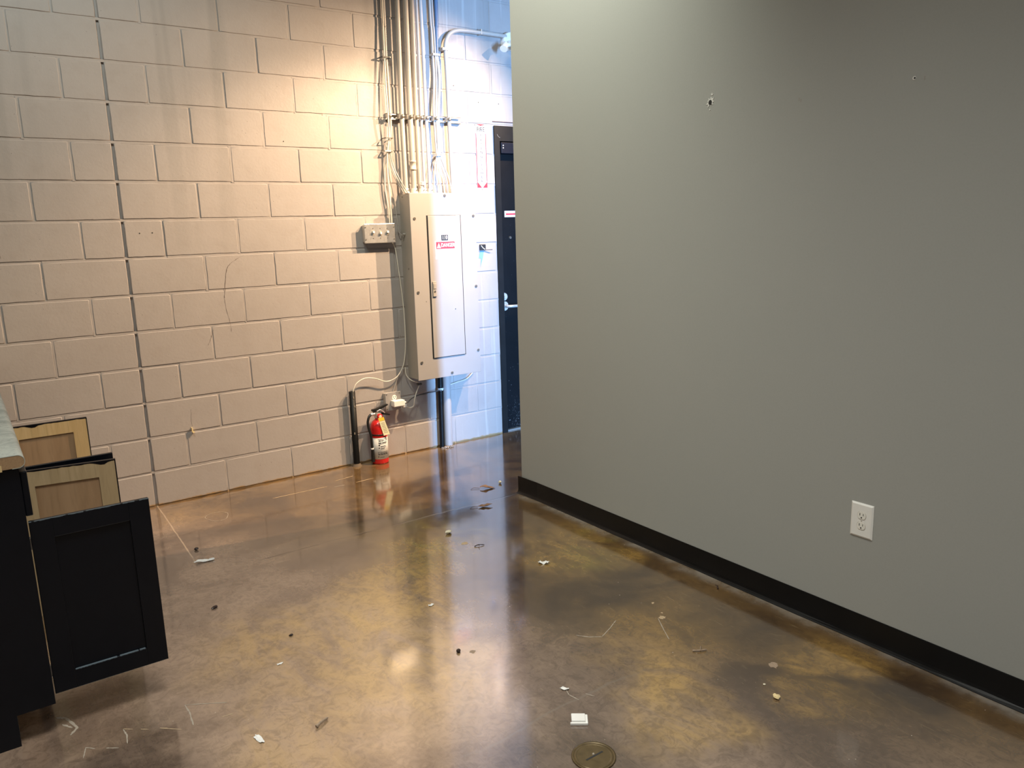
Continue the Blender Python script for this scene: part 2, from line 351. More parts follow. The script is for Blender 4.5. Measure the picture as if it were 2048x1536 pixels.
# ------------------------------------------------------------------ mesh helpers
class MB:
    def __init__(s): s.v = []; s.f = []; s.sm = []
    def add(s, vs, fs, smooth=False):
        b = len(s.v); s.v += [tuple(v) for v in vs]
        s.f += [tuple(b+i for i in f) for f in fs]; s.sm += [smooth]*len(fs)
        return s
    def box(s, x0, x1, y0, y1, z0, z1):
        x0, x1 = sorted((x0, x1)); y0, y1 = sorted((y0, y1)); z0, z1 = sorted((z0, z1))
        v = [(x, y, z) for z in (z0, z1) for y in (y0, y1) for x in (x0, x1)]
        return s.add(v, [(0, 2, 3, 1), (4, 5, 7, 6), (0, 1, 5, 4), (2, 6, 7, 3), (0, 4, 6, 2), (1, 3, 7, 5)])
    def rbox(s, x0, x1, y0, y1, z0, z1, r=0.003, seg=2):
        bm = bmesh.new()
        x0, x1 = sorted((x0, x1)); y0, y1 = sorted((y0, y1)); z0, z1 = sorted((z0, z1))
        bmesh.ops.create_cube(bm, size=1.0)
        for v in bm.verts:
            v.co = ((x0+x1)/2+v.co.x*(x1-x0), (y0+y1)/2+v.co.y*(y1-y0), (z0+z1)/2+v.co.z*(z1-z0))
        bmesh.ops.bevel(bm, geom=bm.edges[:], offset=r, segments=seg, profile=0.5, affect='EDGES')
        bm.verts.ensure_lookup_table()
        s.add([v.co[:] for v in bm.verts], [[v.index for v in f.verts] for f in bm.faces])
        bm.free(); return s
    def tube(s, pts, r, n=10, caps=True, smooth=True):
        pts = [Vector(p) for p in pts]
        rs = r if isinstance(r, (list, tuple)) else [r]*len(pts)
        t0 = (pts[1]-pts[0]).normalized()
        a = Vector((0, 0, 1)) if abs(t0.z) < 0.9 else Vector((1, 0, 0))
        nrm = t0.cross(a).normalized()
        vs = []; prev = t0
        for i, p in enumerate(pts):
            if i == 0: t = t0
            elif i == len(pts)-1: t = (pts[i]-pts[i-1]).normalized()
            else: t = ((pts[i+1]-pts[i]).normalized()+(pts[i]-pts[i-1]).normalized()).normalized()
            q = prev.rotation_difference(t); nrm = (q @ nrm).normalized(); prev = t
            b = t.cross(nrm)
            for k in range(n):
                an = 2*math.pi*k/n
                vs.append(p+(nrm*math.cos(an)+b*math.sin(an))*rs[i])
        fs = []
        for i in range(len(pts)-1):
            for k in range(n):
                k2 = (k+1) % n
                fs.append((i*n+k, i*n+k2, (i+1)*n+k2, (i+1)*n+k))
        s.add(vs, fs, smooth)
        if caps:
            m = len(vs)
            s.add(vs[:n], [tuple(range(n-1, -1, -1))]); s.add(vs[m-n:], [tuple(range(n))])
        return s
    def lathe(s, prof, c=(0, 0, 0), n=32, axis='z', smooth=True):
        vs = []; fs = []
        for r, h in prof:
            for k in range(n):
                a = 2*math.pi*k/n
                u, w = r*math.cos(a), r*math.sin(a)
                p = {'z': (u, w, h), 'y': (u, h, w), 'x': (h, u, w)}[axis]
                vs.append((c[0]+p[0], c[1]+p[1], c[2]+p[2]))
        for i in range(len(prof)-1):
            for k in range(n):
                k2 = (k+1) % n
                q = (i*n+k, i*n+k2, (i+1)*n+k2, (i+1)*n+k)
                fs.append(q if axis != 'y' else q[::-1])
        s.add(vs, fs, smooth)
        s.add(vs[:n], [tuple(range(n))]); s.add(vs[-n:], [tuple(range(n))])
        return s
    def prism(s, poly, axis, a, b):
        """poly: 2-D outline; axis: extrusion axis; the outline lies in the two other axes in order."""
        def P(u, w, t): return {'x': (t, u, w), 'y': (u, t, w), 'z': (u, w, t)}[axis]
        n = len(poly)
        vs = [P(u, w, a) for u, w in poly]+[P(u, w, b) for u, w in poly]
        fs = [tuple(range(n)), tuple(range(2*n-1, n-1, -1))]+[(i, i+n, (i+1) % n+n, (i+1) % n) for i in range(n)]
        return s.add(vs, fs)
    def build(s, name, mat, parent=None, loc=None):
        me = bpy.data.meshes.new(name)
        off = Vector((0, 0, 0))
        if loc is not None: off = Vector(loc)
        me.from_pydata([tuple(Vector(v)-off) for v in s.v], [], s.f)
        me.polygons.foreach_set('use_smooth', s.sm)
        bm = bmesh.new(); bm.from_mesh(me)
        bmesh.ops.recalc_face_normals(bm, faces=bm.faces)
        bm.to_mesh(me); bm.free()
        me.materials.append(M[mat] if isinstance(mat, str) else mat)
        o = bpy.data.objects.new(name, me); col.objects.link(o)
        if parent is not None:
            o.parent = parent
            o.matrix_parent_inverse = Matrix.Translation(parent.get('_off', None) or (0, 0, 0)).inverted() if False else Matrix.Identity(4)
            o.location = -ABS[parent.name] if parent.name in ABS and loc is None else off-ABS.get(parent.name, Vector((0, 0, 0)))
            ABS[o.name] = off.copy() if loc is not None else Vector((0, 0, 0))
        else:
            o.location = off; ABS[o.name] = off.copy()
        return o
ABS = {}      # world position of every object's origin (vertices are always given in world metres)

def thing(name, loc, label, cat, group=None, kind=None):
    o = bpy.data.objects.new(name, None); col.objects.link(o)
    o.empty_display_size = 0.05
    o.location = loc; ABS[o.name] = Vector(loc)
    return tag(o, label, cat, group, kind)
def tag(o, label=None, cat=None, group=None, kind=None):
    if label: o['label'] = label
    if cat: o['category'] = cat
    if group: o['group'] = group
    if kind: o['kind'] = kind
    return o
def struct(o): o['kind'] = 'structure'; return o

def spline(pts, sub=8):
    P = [Vector(p) for p in pts]; out = []
    for i in range(len(P)-1):
        a = P[i-1] if i > 0 else P[i]*2-P[i+1]
        b, c = P[i], P[i+1]
        d = P[i+2] if i+2 < len(P) else P[i+1]*2-P[i]
        for k in range(sub):
            t = k/sub
            out.append(0.5*((2*b)+(c-a)*t+(2*a-5*b+4*c-d)*t*t+(3*b-a-3*c+d)*t*t*t))
    out.append(P[-1]); return out

def ribbed(pts, r, pitch=0.0085, depth=0.17):
    P = spline(pts, 10); dense = [P[0]]; 
    for a, b in zip(P, P[1:]):
        L = (b-a).length; k = max(1, int(L/(pitch/2)))
        for i in range(1, k+1): dense.append(a.lerp(b, i/k))
    rs = [r*(1+(depth if i % 2 else -depth)) for i in range(len(dense))]
    return dense, rs

def text_mesh(body, size, mat, loc, parent, name='lettering', depth=0.0006, spacing=1.0, squash=1.0, bold=0.0, align='CENTER'):
    """lettering facing -y, centred on loc, as a mesh part"""
    cu = bpy.data.curves.new(name, 'FONT'); cu.body = body; cu.size = size
    cu.align_x = align; cu.align_y = 'CENTER'; cu.extrude = depth; cu.space_character = spacing
    cu.offset = bold; cu.resolution_u = 3
    t = bpy.data.objects.new(name, cu); col.objects.link(t)
    bpy.context.view_layer.update()
    dg = bpy.context.evaluated_depsgraph_get()
    me = bpy.data.meshes.new_from_object(t.evaluated_get(dg))
    bpy.data.objects.remove(t); bpy.data.curves.remove(cu)
    me.transform(Matrix.Rotation(math.pi/2, 4, 'X') @ Matrix.Diagonal((squash, 1, 1, 1)))
    me.materials.clear(); me.materials.append(M[mat])
    o = bpy.data.objects.new(name, me); col.objects.link(o)
    o.parent = parent; o.location = Vector(loc)-ABS.get(parent.name, Vector((0, 0, 0)))
    return o

# ================================================================== THE SETTING
BW, BH = 0.4064, 0.2032
CZ = 4.2
XL, XR, YF = -1.42, 5.6, -8.0
DX0, DX1, DZ = 2.452, 3.46, 11*BH      # door opening in the block wall
PX, PT, PEND = 1.763, 0.125, -1.184    # partition face, thickness, end

# block wall: every block a shallow frustum in front of recessed mortar
def build_block_wall():
    rnd = random.Random(3)
    mb = MB()
    JH = 0.0058
    def mortar(x0, x1, z0, z1, y): mb.add([(x0, y, z0), (x1, y, z0), (x1, y, z1), (x0, y, z1)], [(0, 1, 2, 3)])
    def block(x0, x1, z0, z1, jl, jr):
        if x1-x0 < 0.03: return
        o = 0.0008*rnd.random()
        d = 0.0062
        j = JH*rnd.uniform(0.75, 1.1)
        a0, a1 = x0+jl, x1-jr; b0, b1 = z0+j, z1-JH*rnd.uniform(0.75, 1.1)
        if b0 > b1: return
        nx = 10; nz = 5
        e = 0.0036
        # wobbling edges
        ring_o = []; ring_i = []
        def wob(): return rnd.uniform(-0.0009, 0.0009)
        for i in range(nx): ring_o.append((a0+(a1-a0)*i/nx, b0+wob()))
        for i in range(nz): ring_o.append((a1+wob(), b0+(b1-b0)*i/nz))
        for i in range(nx): ring_o.append((a1-(a1-a0)*i/nx, b1+wob()))
        for i in range(nz): ring_o.append((a0+wob(), b1-(b1-b0)*i/nz))
        cx, cz = (a0+a1)/2, (b0+b1)/2
        for u, w in ring_o:
            ring_i.append((u+(e if u < cx else -e)*min(1, abs(u-cx)/((a1-a0)/2)*1.0), w+(e if w < cz else -e)*min(1, abs(w-cz)/((b1-b0)/2))))
        n = len(ring_o)
        vs = [(u, d, w) for u, w in ring_o]+[(u, 0.0012+o, w) for u, w in [((uo+ui)/2, (wo+wi)/2) for (uo, wo), (ui, wi) in zip(ring_o, ring_i)]]+[(u, o, w) for u, w in ring_i]
        fs = []
        for L in (0, 1):
            for i in range(n): fs.append((L*n+i, L*n+(i+1) % n, (L+1)*n+(i+1) % n, (L+1)*n+i))
        mb.add(vs, fs, True)
        mb.add([vs[2*n+i] for i in range(n)], [tuple(range(n))], False)
    def course(k):
        z0, z1 = k*BH, min((k+1)*BH, CZ)
        half = (k % 2 == 1)
        # x positions of head joints; control joint at x = 0
        xs = [XL]
        i = -6
        while i*BW+(BW/2 if half else 0) < XR+BW:
            xx = i*BW+(BW/2 if half else 0)
            if XL+0.05 < xx < XR-0.05: xs.append(xx)
            i += 1
        xs.append(0.0); xs.append(XR); xs = sorted(set(round(v, 4) for v in xs))
        widths = {}
        for v in xs: widths[v] = (0.0068 if v == 0.0 else rnd.choice([0.0026, 0.0036, 0.0046, 0.0056]))
        for a, b in zip(xs, xs[1:]):
            segs = [(a, b)]
            if z0 < DZ-0.01:
                out = []
                for s, t in segs:
                    if t <= DX0 or s >= DX1: out.append((s, t))
                    else:
                        if s < DX0: out.append((s, DX0))
                        if t > DX1: out.append((DX1, t))
                segs = out
            for s, t in segs:
                block(s, t, z0, z1, widths.get(s, 0.0), widths.get(t, 0.0))
        for v in xs[1:-1]:
            if z0 < DZ-0.01 and DX0 <= v <= DX1: continue
            dep = 0.0061 if v == 0.0 else rnd.uniform(0.0018, 0.0048)
            if v == 0.0: dep = 0.016
            w = widths[v]+0.0012
            mortar(v-w, v+w, z0, z1, dep)
        # bed joint on top of the course
        zz = z1
        for s, t in ([(XL, DX0), (DX1, XR)] if zz < DZ-0.01 else [(XL, XR)]):
            m = max(1, int((t-s)/0.2)); 
            for i in range(m):
                y = rnd.uniform(0.0030, 0.0048)
                mortar(s+(t-s)*i/m, s+(t-s)*(i+1)/m, zz-JH-0.001, zz+JH+0.001, y)
    k = 0
    while k*BH < CZ: course(k); k += 1
    # body of the wall
    yb = 0.0063
    mb.box(XL, -0.0075, yb, 0.2, 0, CZ)
    mb.box(-0.0075, 0.0075, 0.017, 0.2, 0, CZ)
    mb.box(0.0075, DX0, yb, 0.2, 0, CZ); mb.box(DX1, XR, yb, 0.2, 0, CZ); mb.box(DX0, DX1, yb, 0.2, DZ, CZ)
    return struct(mb.build('wall_back', 'block'))
wall_back = build_block_wall()

fl = MB()
fl.box(XL, XR, YF, 0.35, -0.12, 0.0)
floor = struct(fl.build('floor', 'floor'))
struct(MB().box(XL, XR, YF, 0.2, CZ, CZ+0.1).build('ceiling', 'ceiling'))
struct(MB().box(XL-0.15, XL, YF, 0.2, 0, CZ).build('wall_left', 'plain_wall'))
struct(MB().box(XR, XR+0.15, YF, 0.2, 0, CZ).build('wall_east', 'plain_wall'))
struct(MB().box(XL, XR, YF-0.15, YF, 0, CZ).build('wall_front', 'plain_wall'))
wall_right = struct(MB().box(PX, PX+PT, YF, PEND, 0.0, CZ).build('wall_right', 'grey'))

# chipped anchor hole and small screw holes in the grey partition (parts of the wall)
def splat(name, y, z, r, mat, seed, spikes=9, t=0.0012, x=PX):
    rn = random.Random(seed); poly = []
    for i in range(spikes*2):
        a = 2*math.pi*i/(spikes*2); q = r*(1.0+rn.uniform(-0.15, 0.35)) if i % 2 else r*rn.uniform(0.45, 0.8)
        poly.append((y+q*math.cos(a), z+q*math.sin(a)*1.0))
    return MB().prism(poly, 'x', x-t, x+0.0005)
splat('a', -2.532, 2.002, 0.019, 'spackle', 4).build('chipped_anchor_hole', 'spackle', wall_right)
tag(bpy.data.objects['chipped_anchor_hole'], 'ragged white chipped hole')
MB().prism([(-2.532+0.009*math.cos(a*0.7), 2.0+0.010*math.sin(a*0.7)) for a in range(9)], 'x', PX-0.0016, PX).build('hole_core', 'slot', bpy.data.objects['chipped_anchor_hole'])
splat('b', -2.540, 2.030, 0.006, 'spackle', 9, 5).build('paint_chip', 'spackle', wall_right)
splat('b', -2.53, 1.972, 0.0035, 'spackle', 19, 5).build('paint_chip', 'spackle', wall_right)
MB().lathe([(0.0058, -0.001), (0.0062, 0.0002)], (PX, -3.352, 1.962), 16, 'x').build('wall_anchor', 'spackle', wall_right)
MB().lathe([(0.0030, -0.0013), (0.0030, 0.0)], (PX, -3.354, 1.962), 12, 'x').build('hole_core', 'slot', bpy.data.objects['wall_anchor'])
for q, (yy, zz) in enumerate([(-2.938, 1.955), (-2.945, 1.951), (-3.385, 1.957)]):
    MB().box(PX-0.0004, PX, yy-0.0012, yy+0.0012, zz-0.006, zz+0.006).build('scuff_mark', 'panel_side', wall_right)

# vinyl cove base of the partition, its end peeled a little past the wall end
def cove(y0, y1, sgn=-1):
    prof = [(0, 0.1016), (-0.0025, 0.1016), (-0.0035, 0.098), (-0.0035, 0.022), (-0.0060, 0.012), (-0.0110, 0.005), (-0.0165, 0.0022), (-0.0165, 0.0), (0, 0)]
    mb = MB(); N = 40
    rings = []
    for i in range(N+1):
        y = y0+(y1-y0)*i/N
        pull = 0.0
        if y > PEND-0.12: pull = -0.010*((y-(PEND-0.12))/0.15)**2
        wv = 0.0012*math.sin(y*7)+0.0008*math.sin(y*19)
        rings.append([(PX+u+pull+(wv if u < -0.008 else 0), y, z) for u, z in prof])
    n = len(prof)
    vs = [p for r in rings for p in r]
    fs = [(i*n+k, i*n+(k+1) % n, (i+1)*n+(k+1) % n, (i+1)*n+k) for i in range(N) for k in range(n)]
    mb.add(vs, fs); mb.add(rings[0], [tuple(range(n))]); mb.add(rings[-1], [tuple(range(n))])
    return mb
struct(cove(YF, PEND+0.022).build('baseboard_right', 'vinyl'))
struct(MB().box(PX+PT, PX+PT+0.004, YF, PEND, 0, 0.1016).build('baseboard_hall', 'vinyl'))

# glazed street opening at the far end, where the daylight comes from
wf = thing('window_1', (2.14, YF, 0.2), None, None); wf['kind'] = 'structure'
MB().box(1.89, 1.93, YF, YF+0.04, 0.2, 2.55).box(2.35, 2.41, YF, YF+0.04, 0.2, 2.55).box(1.93, 2.35, YF, YF+0.04, 2.49, 2.55).box(1.93, 2.35, YF, YF+0.04, 0.2, 0.26).build('window_frame', 'door_edge', wf)

# --- black steel door in the block wall
door = thing('door_1', (2.95, 0.0, 0.0), None, None); struct(door)
fr = MB()
fr.box(DX0, DX0+0.045, -0.006, 0.10, 0, DZ-0.002); fr.box(DX1-0.045, DX1, -0.006, 0.10, 0, DZ-0.002)
fr.box(DX0+0.045, DX1-0.045, -0.006, 0.10, DZ-0.105, DZ-0.002)
fr.build('door_frame', 'door_edge', door)
slab = MB().rbox(DX0+0.047, DX1-0.047, 0.045, 0.09, 0.012, DZ-0.107, 0.002).build('door_slab', 'door_black', door)
MB().box(DX0+0.045, DX1-0.045, 0.02, 0.16, 0.0, 0.010).build('threshold', 'galv', door)
MB().rbox(DX0+0.050, DX0+0.55, -0.015, 0.045, 2.045, 2.122, 0.004).build('door_closer', 'closer', door)
for q, (sx, sz) in enumerate([(DX0+0.066, 2.100), (DX0+0.066, 2.083)]):
    MB().lathe([(0.0045, -0.018), (0.0045, -0.014)], (sx, 0, sz), 10, 'y').build('screw', 'satin', door)
MB().lathe([(0.028, 0.030), (0.030, 0.044)], (2.523, 0, 1.026), 24, 'y').build('deadbolt_plate', 'satin', door)
MB().lathe([(0.012, 0.012), (0.012, 0.032)], (2.523, 0, 1.026), 16, 'y').build('thumb_turn', 'satin', bpy.data.objects['deadbolt_plate'])
hd = MB().lathe([(0.034, 0.028), (0.036, 0.045)], (2.523, 0, 0.957), 28, 'y').build('door_handle', 'satin', door)
MB().tube(spline([(2.523, 0.03, 0.957), (2.525, 0.0, 0.957), (2.545, -0.018, 0.957), (2.59, -0.020, 0.956), (2.645, -0.018, 0.954)], 6), [0.011]*25, 12).build('lever', 'satin', hd)
st = MB().box(2.555, 2.70, 0.0435, 0.0448, 1.603, 1.648).build('sticker', 'sign_white', door); tag(st, 'white sticker with a red line')
MB().box(2.567, 2.69, 0.0428, 0.0434, 1.619, 1.630).build('red_line', 'sign_red', st)
MB().lathe([(0.009, 0.038), (0.011, 0.045)], (2.60, 0, 1.455), 16, 'y').build('door_viewer', 'screw', door)
for pts in ([(2.475, -0.0068, 2.175), (2.485, -0.0068, 2.160), (2.50, -0.0068, 2.153)], [(2.500, 0.042, 2.04), (2.497, 0.042, 2.02), (2.496, 0.042, 1.985)]):
    MB().tube(spline(pts, 4), 0.0012, 6).build('paint_scratch', 'scratch_white', door)
# trim bead above the door
struct(MB().box(DX0-0.01, DX1+0.01, -0.004, 0.006, DZ+0.022, DZ+0.027).build('trim_1', 'ink_soft'))

# crack in the blockwork (part of the wall)
def crackline(pts, w, name='crack'):
    P = spline([(x, -0.0004, z) for x, z in pts], 6); rn = random.Random(len(pts)*7)
    P = [p+Vector((rn.uniform(-.0016, .0016), 0, rn.uniform(-.0016, .0016))) for p in P]
    mb = MB(); vs = []
    for p in P:
        ww = w*rn.uniform(0.4, 1.2); vs += [(p.x-ww, -0.0006, p.z), (p.x+ww, -0.0006, p.z)]
    mb.add(vs, [(2*i, 2*i+1, 2*i+3, 2*i+2) for i in range(len(P)-1)])
    return mb.build(name, 'crack', wall_back)
crackline([(0.600, 1.400), (0.560, 1.375), (0.530, 1.345), (0.515, 1.29), (0.505, 1.22), (0.497, 1.17)], 0.0016)
crackline([(0.600, 1.400), (0.64, 1.412), (0.70, 1.405)], 0.0009)
crackline([(0.497, 1.17), (0.503, 1.10), (0.515, 1.03), (0.52, 0.97)], 0.0008)
crackline([(0.415, 0.99), (0.400, 0.95), (0.378, 0.905)], 0.0010)
crackline([(-0.62, 1.90), (-0.60, 1.7), (-0.59, 1.55), (-0.575, 1.45)], 0.0008)
crackline([(0.240, 0.437), (0.238, 0.48), (0.243, 0.54)], 0.0007)
for hx, hz in [(0.08, 1.555), (0.145, 1.556), (2.33, 2.38), (2.50, 2.38), (2.135, 2.475), (0.93, 2.07)]:
    MB().lathe([(0.0035, -0.0006), (0.0035, 0.001)], (hx, 0, hz), 10, 'y').build('screw_hole', 'slot', wall_back)

# ================================================================== ELECTRICAL PANEL
PY = -0.150
pan = thing('breaker_box', (1.92, 0, 0.53), 'tall grey electrical breaker panel on the block wall with a danger label', 'breaker box')
x0, x1, z0, z1 = 1.672, 2.174, 0.533, 1.765
MB().box(x0+0.006, x1-0.006, PY+0.004, -0.0003, z0+0.006, z1-0.004).build('enclosure', 'panel_side', pan)
cov = MB().rbox(x0, x1, PY-0.004, PY+0.004, z0, z1, 0.0018).build('cover', 'panel_paint', pan)
MB().box(1.789, 2.0535, PY-0.0050, PY-0.0030, 0.672, 1.622).build('door_gap', 'gap', cov)
dd = MB().rbox(1.797, 2.046, PY-0.011, PY-0.0046, 0.676, 1.619, 0.0015).build('panel_door', 'panel_paint', pan)
MB().rbox(1.808, 1.836, PY-0.019, PY-0.0105, 1.090, 1.190, 0.002).build('latch', 'panel_side', dd)
MB().lathe([(0.006, PY-0.022), (0.007, PY-0.018)], (1.822, 0, 1.125), 12, 'y').build('keyhole', 'screw', dd)
MB().rbox(1.812, 1.832, PY-0.022, PY-0.018, 1.142, 1.176, 0.001).build('latch_slide', 'panel_side', dd)
for sx, sz in [(1.702, 1.603), (1.702, 1.125), (1.702, 0.655), (2.155, 1.613), (2.158, 1.138), (2.157, 0.690), (1.936, 1.748), (1.936, 0.556)]:
    s_ = MB().lathe([(0.0085, PY-0.0085), (0.0100, PY-0.0065), (0.0100, PY-0.0035)], (sx, 0, sz), 14, 'y').build('screw', 'screw', cov)
for sy, sz in [(-0.045, 1.745), (-0.115, 1.745), (-0.085, 1.28)]:
    MB().lathe([(0.005, x0+0.0035), (0.006, x0+0.0065)], (0, sy, sz), 10, 'x').build('screw', 'screw', pan)
MB().tube([(x0+0.005, -0.060, 1.505), (x0-0.012, -0.060, 1.505)], 0.007, 10).build('knockout_plug', 'galv', pan)
lb = MB().box(1.893, 1.943, PY-0.0118, PY-0.0111, 1.457, 1.493).build('number_plate', 'ink', dd); tag(lb, 'black plate with white digits 110')
text_mesh('110', 0.038, 'sign_white', (1.918, PY-0.0124, 1.475), lb, 'digits', 0.0003, 1.1, 0.66, 0.0)
dl = MB().box(1.842, 2.004, PY-0.0118, PY-0.0111, 1.334, 1.455).build('danger_label', 'label_white', dd); tag(dl, 'white label with red DANGER banner')
bn = MB().box(1.850, 1.994, PY-0.0124, PY-0.0119, 1.402, 1.448).build('banner', 'sign_red', dl)
MB().prism([(1.854, 1.408), (1.886, 1.408), (1.870, 1.441)], 'y', PY-0.0130, PY-0.0125).build('warning_triangle', 'sign_white', dl)
text_mesh('DANGER', 0.0345, 'sign_white', (1.940, PY-0.0131, 1.425), dl, 'lettering', 0.0003, 0.95, 0.78, 0.0008)
tx = MB()
for r, w in [(1.363, 0.020), (1.357, 0.026), (1.351, 0.022), (1.345, 0.016)]:
    tx.box(1.856, 1.856+w, PY-0.0123, PY-0.0119, r-0.0012, r+0.0012)
tx.build('small_print', 'galv', dl)
MB().lathe([(0.003, PY-0.0128), (0.003, PY-0.011)], (1.980, 0, 0.995), 8, 'y').build('screw_hole', 'slot', dd)
MB().lathe([(0.0025, PY-0.0048), (0.0025, PY-0.004)], (1.760, 0, 1.06), 8, 'y').build('screw_hole', 'slot', cov)

# ---- switch box
sw = thing('switch_box', (1.5, 0, 1.45), 'steel surface switch box with three toggles left of the panel', 'switch')
MB().rbox(1.398, 1.604, -0.044, -0.0003, 1.458, 1.572, 0.008, 3).build('box', 'galv_paint', sw)
cv = MB().rbox(1.391, 1.610, -0.052, -0.0435, 1.453, 1.578, 0.004, 2).build('cover', 'galv', sw)
for k, (tx_, ml, tl) in enumerate([(1.452, 'white', 0.6), (1.503, 'ivory', -0.6), (1.553, 'white', 0.6)]):
    MB().rbox(tx_-0.0075, tx_+0.0075, -0.0545, -0.0518, 1.502, 1.532, 0.001).build('switch_plate', 'panel_side', cv)
    t = MB().rbox(tx_-0.006, tx_+0.006, -0.066, -0.052, 1.517-0.004+tl*0.006, 1.517+0.010+tl*0.006, 0.002).build('toggle', ml, cv)
    for zz in (1.548, 1.486):
        MB().lathe([(0.003, -0.0536), (0.0035, -0.0515)], (tx_, 0, zz), 8, 'y').build('screw', 'screw', cv)
for sx, sz in [(1.400, 1.555), (1.400, 1.478), (1.601, 1.555), (1.601, 1.478)]:
    MB().lathe([(0.004, -0.0545), (0.0045, -0.0515)], (sx, 0, sz), 8, 'y').build('screw', 'screw', cv)

# ---- strut channel with its clamps
ut = thing('strut_channel', (1.9, 0, 2.26), 'horizontal steel strut channel carrying the conduits above the panel', 'metal channel')
sx0, sx1, sz = 1.612, 2.172, 2.247
ch = MB()
ch.box(sx0, sx1, -0.004, -0.0003, sz-0.0205, sz+0.0205)
ch.box(sx0, sx1, -0.023, -0.0003, sz+0.0180, sz+0.0205); ch.box(sx0, sx1, -0.023, -0.0003, sz-0.0205, sz-0.0180)
ch.box(sx0, sx1, -0.023, -0.0205, sz+0.0110, sz+0.0205); ch.box(sx0, sx1, -0.023, -0.0205, sz-0.0205, sz-0.0110)
ch.build('channel', 'galv', ut)
CL = [(1.617, 0.013), (1.703, 0.017), (1.762, 0.019), (1.810, 0.016), (1.850, 0.011), (1.888, 0.013), (1.955, 0.015), (2.055, 0.014)]
for cx, r in CL:
    cy = -0.027-r
    c_ = MB()
    arc = [(cx+(r+0.0015)*math.cos(a), cy-(r+0.0015)*math.sin(a)) for a in [math.pi*i/10 for i in range(11)]]
    strap = [(cx+r+0.0015, -0.023)]+arc+[(cx-r-0.0015, -0.023)]
    for (u0_, v0_), (u1_, v1_) in zip(strap, strap[1:]):
        c_.add([(u0_, v0_, sz-0.013), (u1_, v1_, sz-0.013), (u1_, v1_, sz+0.013), (u0_, v0_, sz+0.013)], [(0, 1, 2, 3)])
    cc = c_.build('pipe_clamp', 'galv', ut)
    MB().lathe([(0.004, cy-r-0.016), (0.0085, cy-r-0.0155), (0.0095, cy-r-0.012), (0.0095, cy-r-0.007), (0.0125, cy-r-0.0068), (0.0125, cy-r-0.0015)], (cx, 0, sz), 14, 'y').build('bolt', 'screw', cc)

# ---- rigid conduits, left to right
def conduit(name, pts, r, label, mat='conduit', couplings=(), connector=True, group='straight conduits above the panel'):
    base = pts[-1]
    t = thing(name, base, label, 'conduit', group)
    P = pts
    MB().tube(P, r, 18).build('pipe', mat, t)
    if connector:
        bx, by, bz = base
        MB().lathe([(r+0.0005, bz+0.032), (r+0.005, bz+0.030), (r+0.005, bz+0.012), (r+0.009, bz+0.011), (r+0.009, bz+0.0), ], (bx, by, 0), 12, 'z').build('connector', 'galv_paint', t)
        MB().tube([(bx+r*0.5, by-r-0.003, bz+0.021), (bx+r*0.5, by-r-0.012, bz+0.021)], 0.0035, 8).build('set_screw', 'screw', t)
    for zc, hh in couplings:
        x_, y_ = base[0]+(pts[0][0]-base[0])*0.0, base[1]
        MB().lathe([(r+0.001, zc-hh), (r+0.005, zc-hh), (r+0.005, zc-hh+0.01), (r+0.003, zc-hh+0.011), (r+0.003, zc+hh-0.011), (r+0.005, zc+hh-0.01), (r+0.005, zc+hh), (r+0.001, zc+hh)], (x_, y_, 0), 16, 'z').build('coupling', 'galv_paint', t)
    return t
TOP = CZ-0.002
conduit('electrical_conduit', [(1.722, -0.046, TOP), (1.716, -0.046, 2.94), (1.706, -0.046, 2.26), (1.709, -0.046, 1.767)], 0.0155, 'leftmost of the five straight steel conduits entering the panel top')
conduit('electrical_conduit', [(1.776, -0.048, TOP), (1.774, -0.048, 2.95), (1.766, -0.048, 2.26), (1.768, -0.048, 1.767)], 0.0175, 'thickest steel conduit with a coupling sleeve above the panel', couplings=[(1.945, 0.030)])
conduit('electrical_conduit', [(1.822, -0.045, TOP), (1.820, -0.045, 2.95), (1.813, -0.045, 2.26), (1.812, -0.045, 1.835), (1.826, -0.045, 1.80), (1.826, -0.045, 1.767)], 0.0148, 'middle of the five straight conduits, ending in an offset connector', couplings=[(1.83, 0.012)])
conduit('electrical_conduit', [(1.858, -0.040, TOP), (1.857, -0.040, 2.95), (1.852, -0.040, 2.26), (1.853, -0.040, 1.767)], 0.0098, 'thinnest of the five straight conduits above the panel')
conduit('electrical_conduit', [(1.884, -0.041, TOP), (1.886, -0.041, 2.95), (1.889, -0.041, 2.26), (1.893, -0.041, 1.767)], 0.0115, 'rightmost of the five straight steel conduits entering the panel top')
# curved one
cvp = [(2.068, -0.045, 1.767), (2.063, -0.045, 2.05), (2.060, -0.045, 2.281), (2.061, -0.040, 2.53), (2.060, -0.035, 2.680), (2.070, -0.035, 2.745), (2.100, -0.035, 2.790), (2.150, -0.035, 2.815), (2.210, -0.035, 2.822), (2.337, -0.035, 2.824), (2.555, -0.035, 2.824)]
t = thing('curved_conduit', (2.068, -0.045, 1.767), 'steel conduit that bends right at its top toward the floodlight', 'conduit')
MB().tube(spline(cvp, 8), 0.0128, 16).build('pipe', 'conduit', t)
MB().lathe([(0.0135, 1.797), (0.018, 1.795), (0.018, 1.78), (0.022, 1.779), (0.022, 1.767)], (2.068, -0.045, 0), 12, 'z').build('connector', 'galv_paint', t)
for cx_, cz_, hz in [(2.060, 2.69, 1), (2.345, 2.824, 0)]:
    if hz: MB().rbox(cx_-0.030, cx_+0.018, -0.052, -0.0003, cz_-0.009, cz_+0.009, 0.003).build('strap', 'galv_paint', t)
    else: MB().rbox(cx_-0.005, cx_+0.005, -0.050, -0.0003, cz_-0.014, cz_+0.022, 0.003).build('strap', 'galv_paint', t)

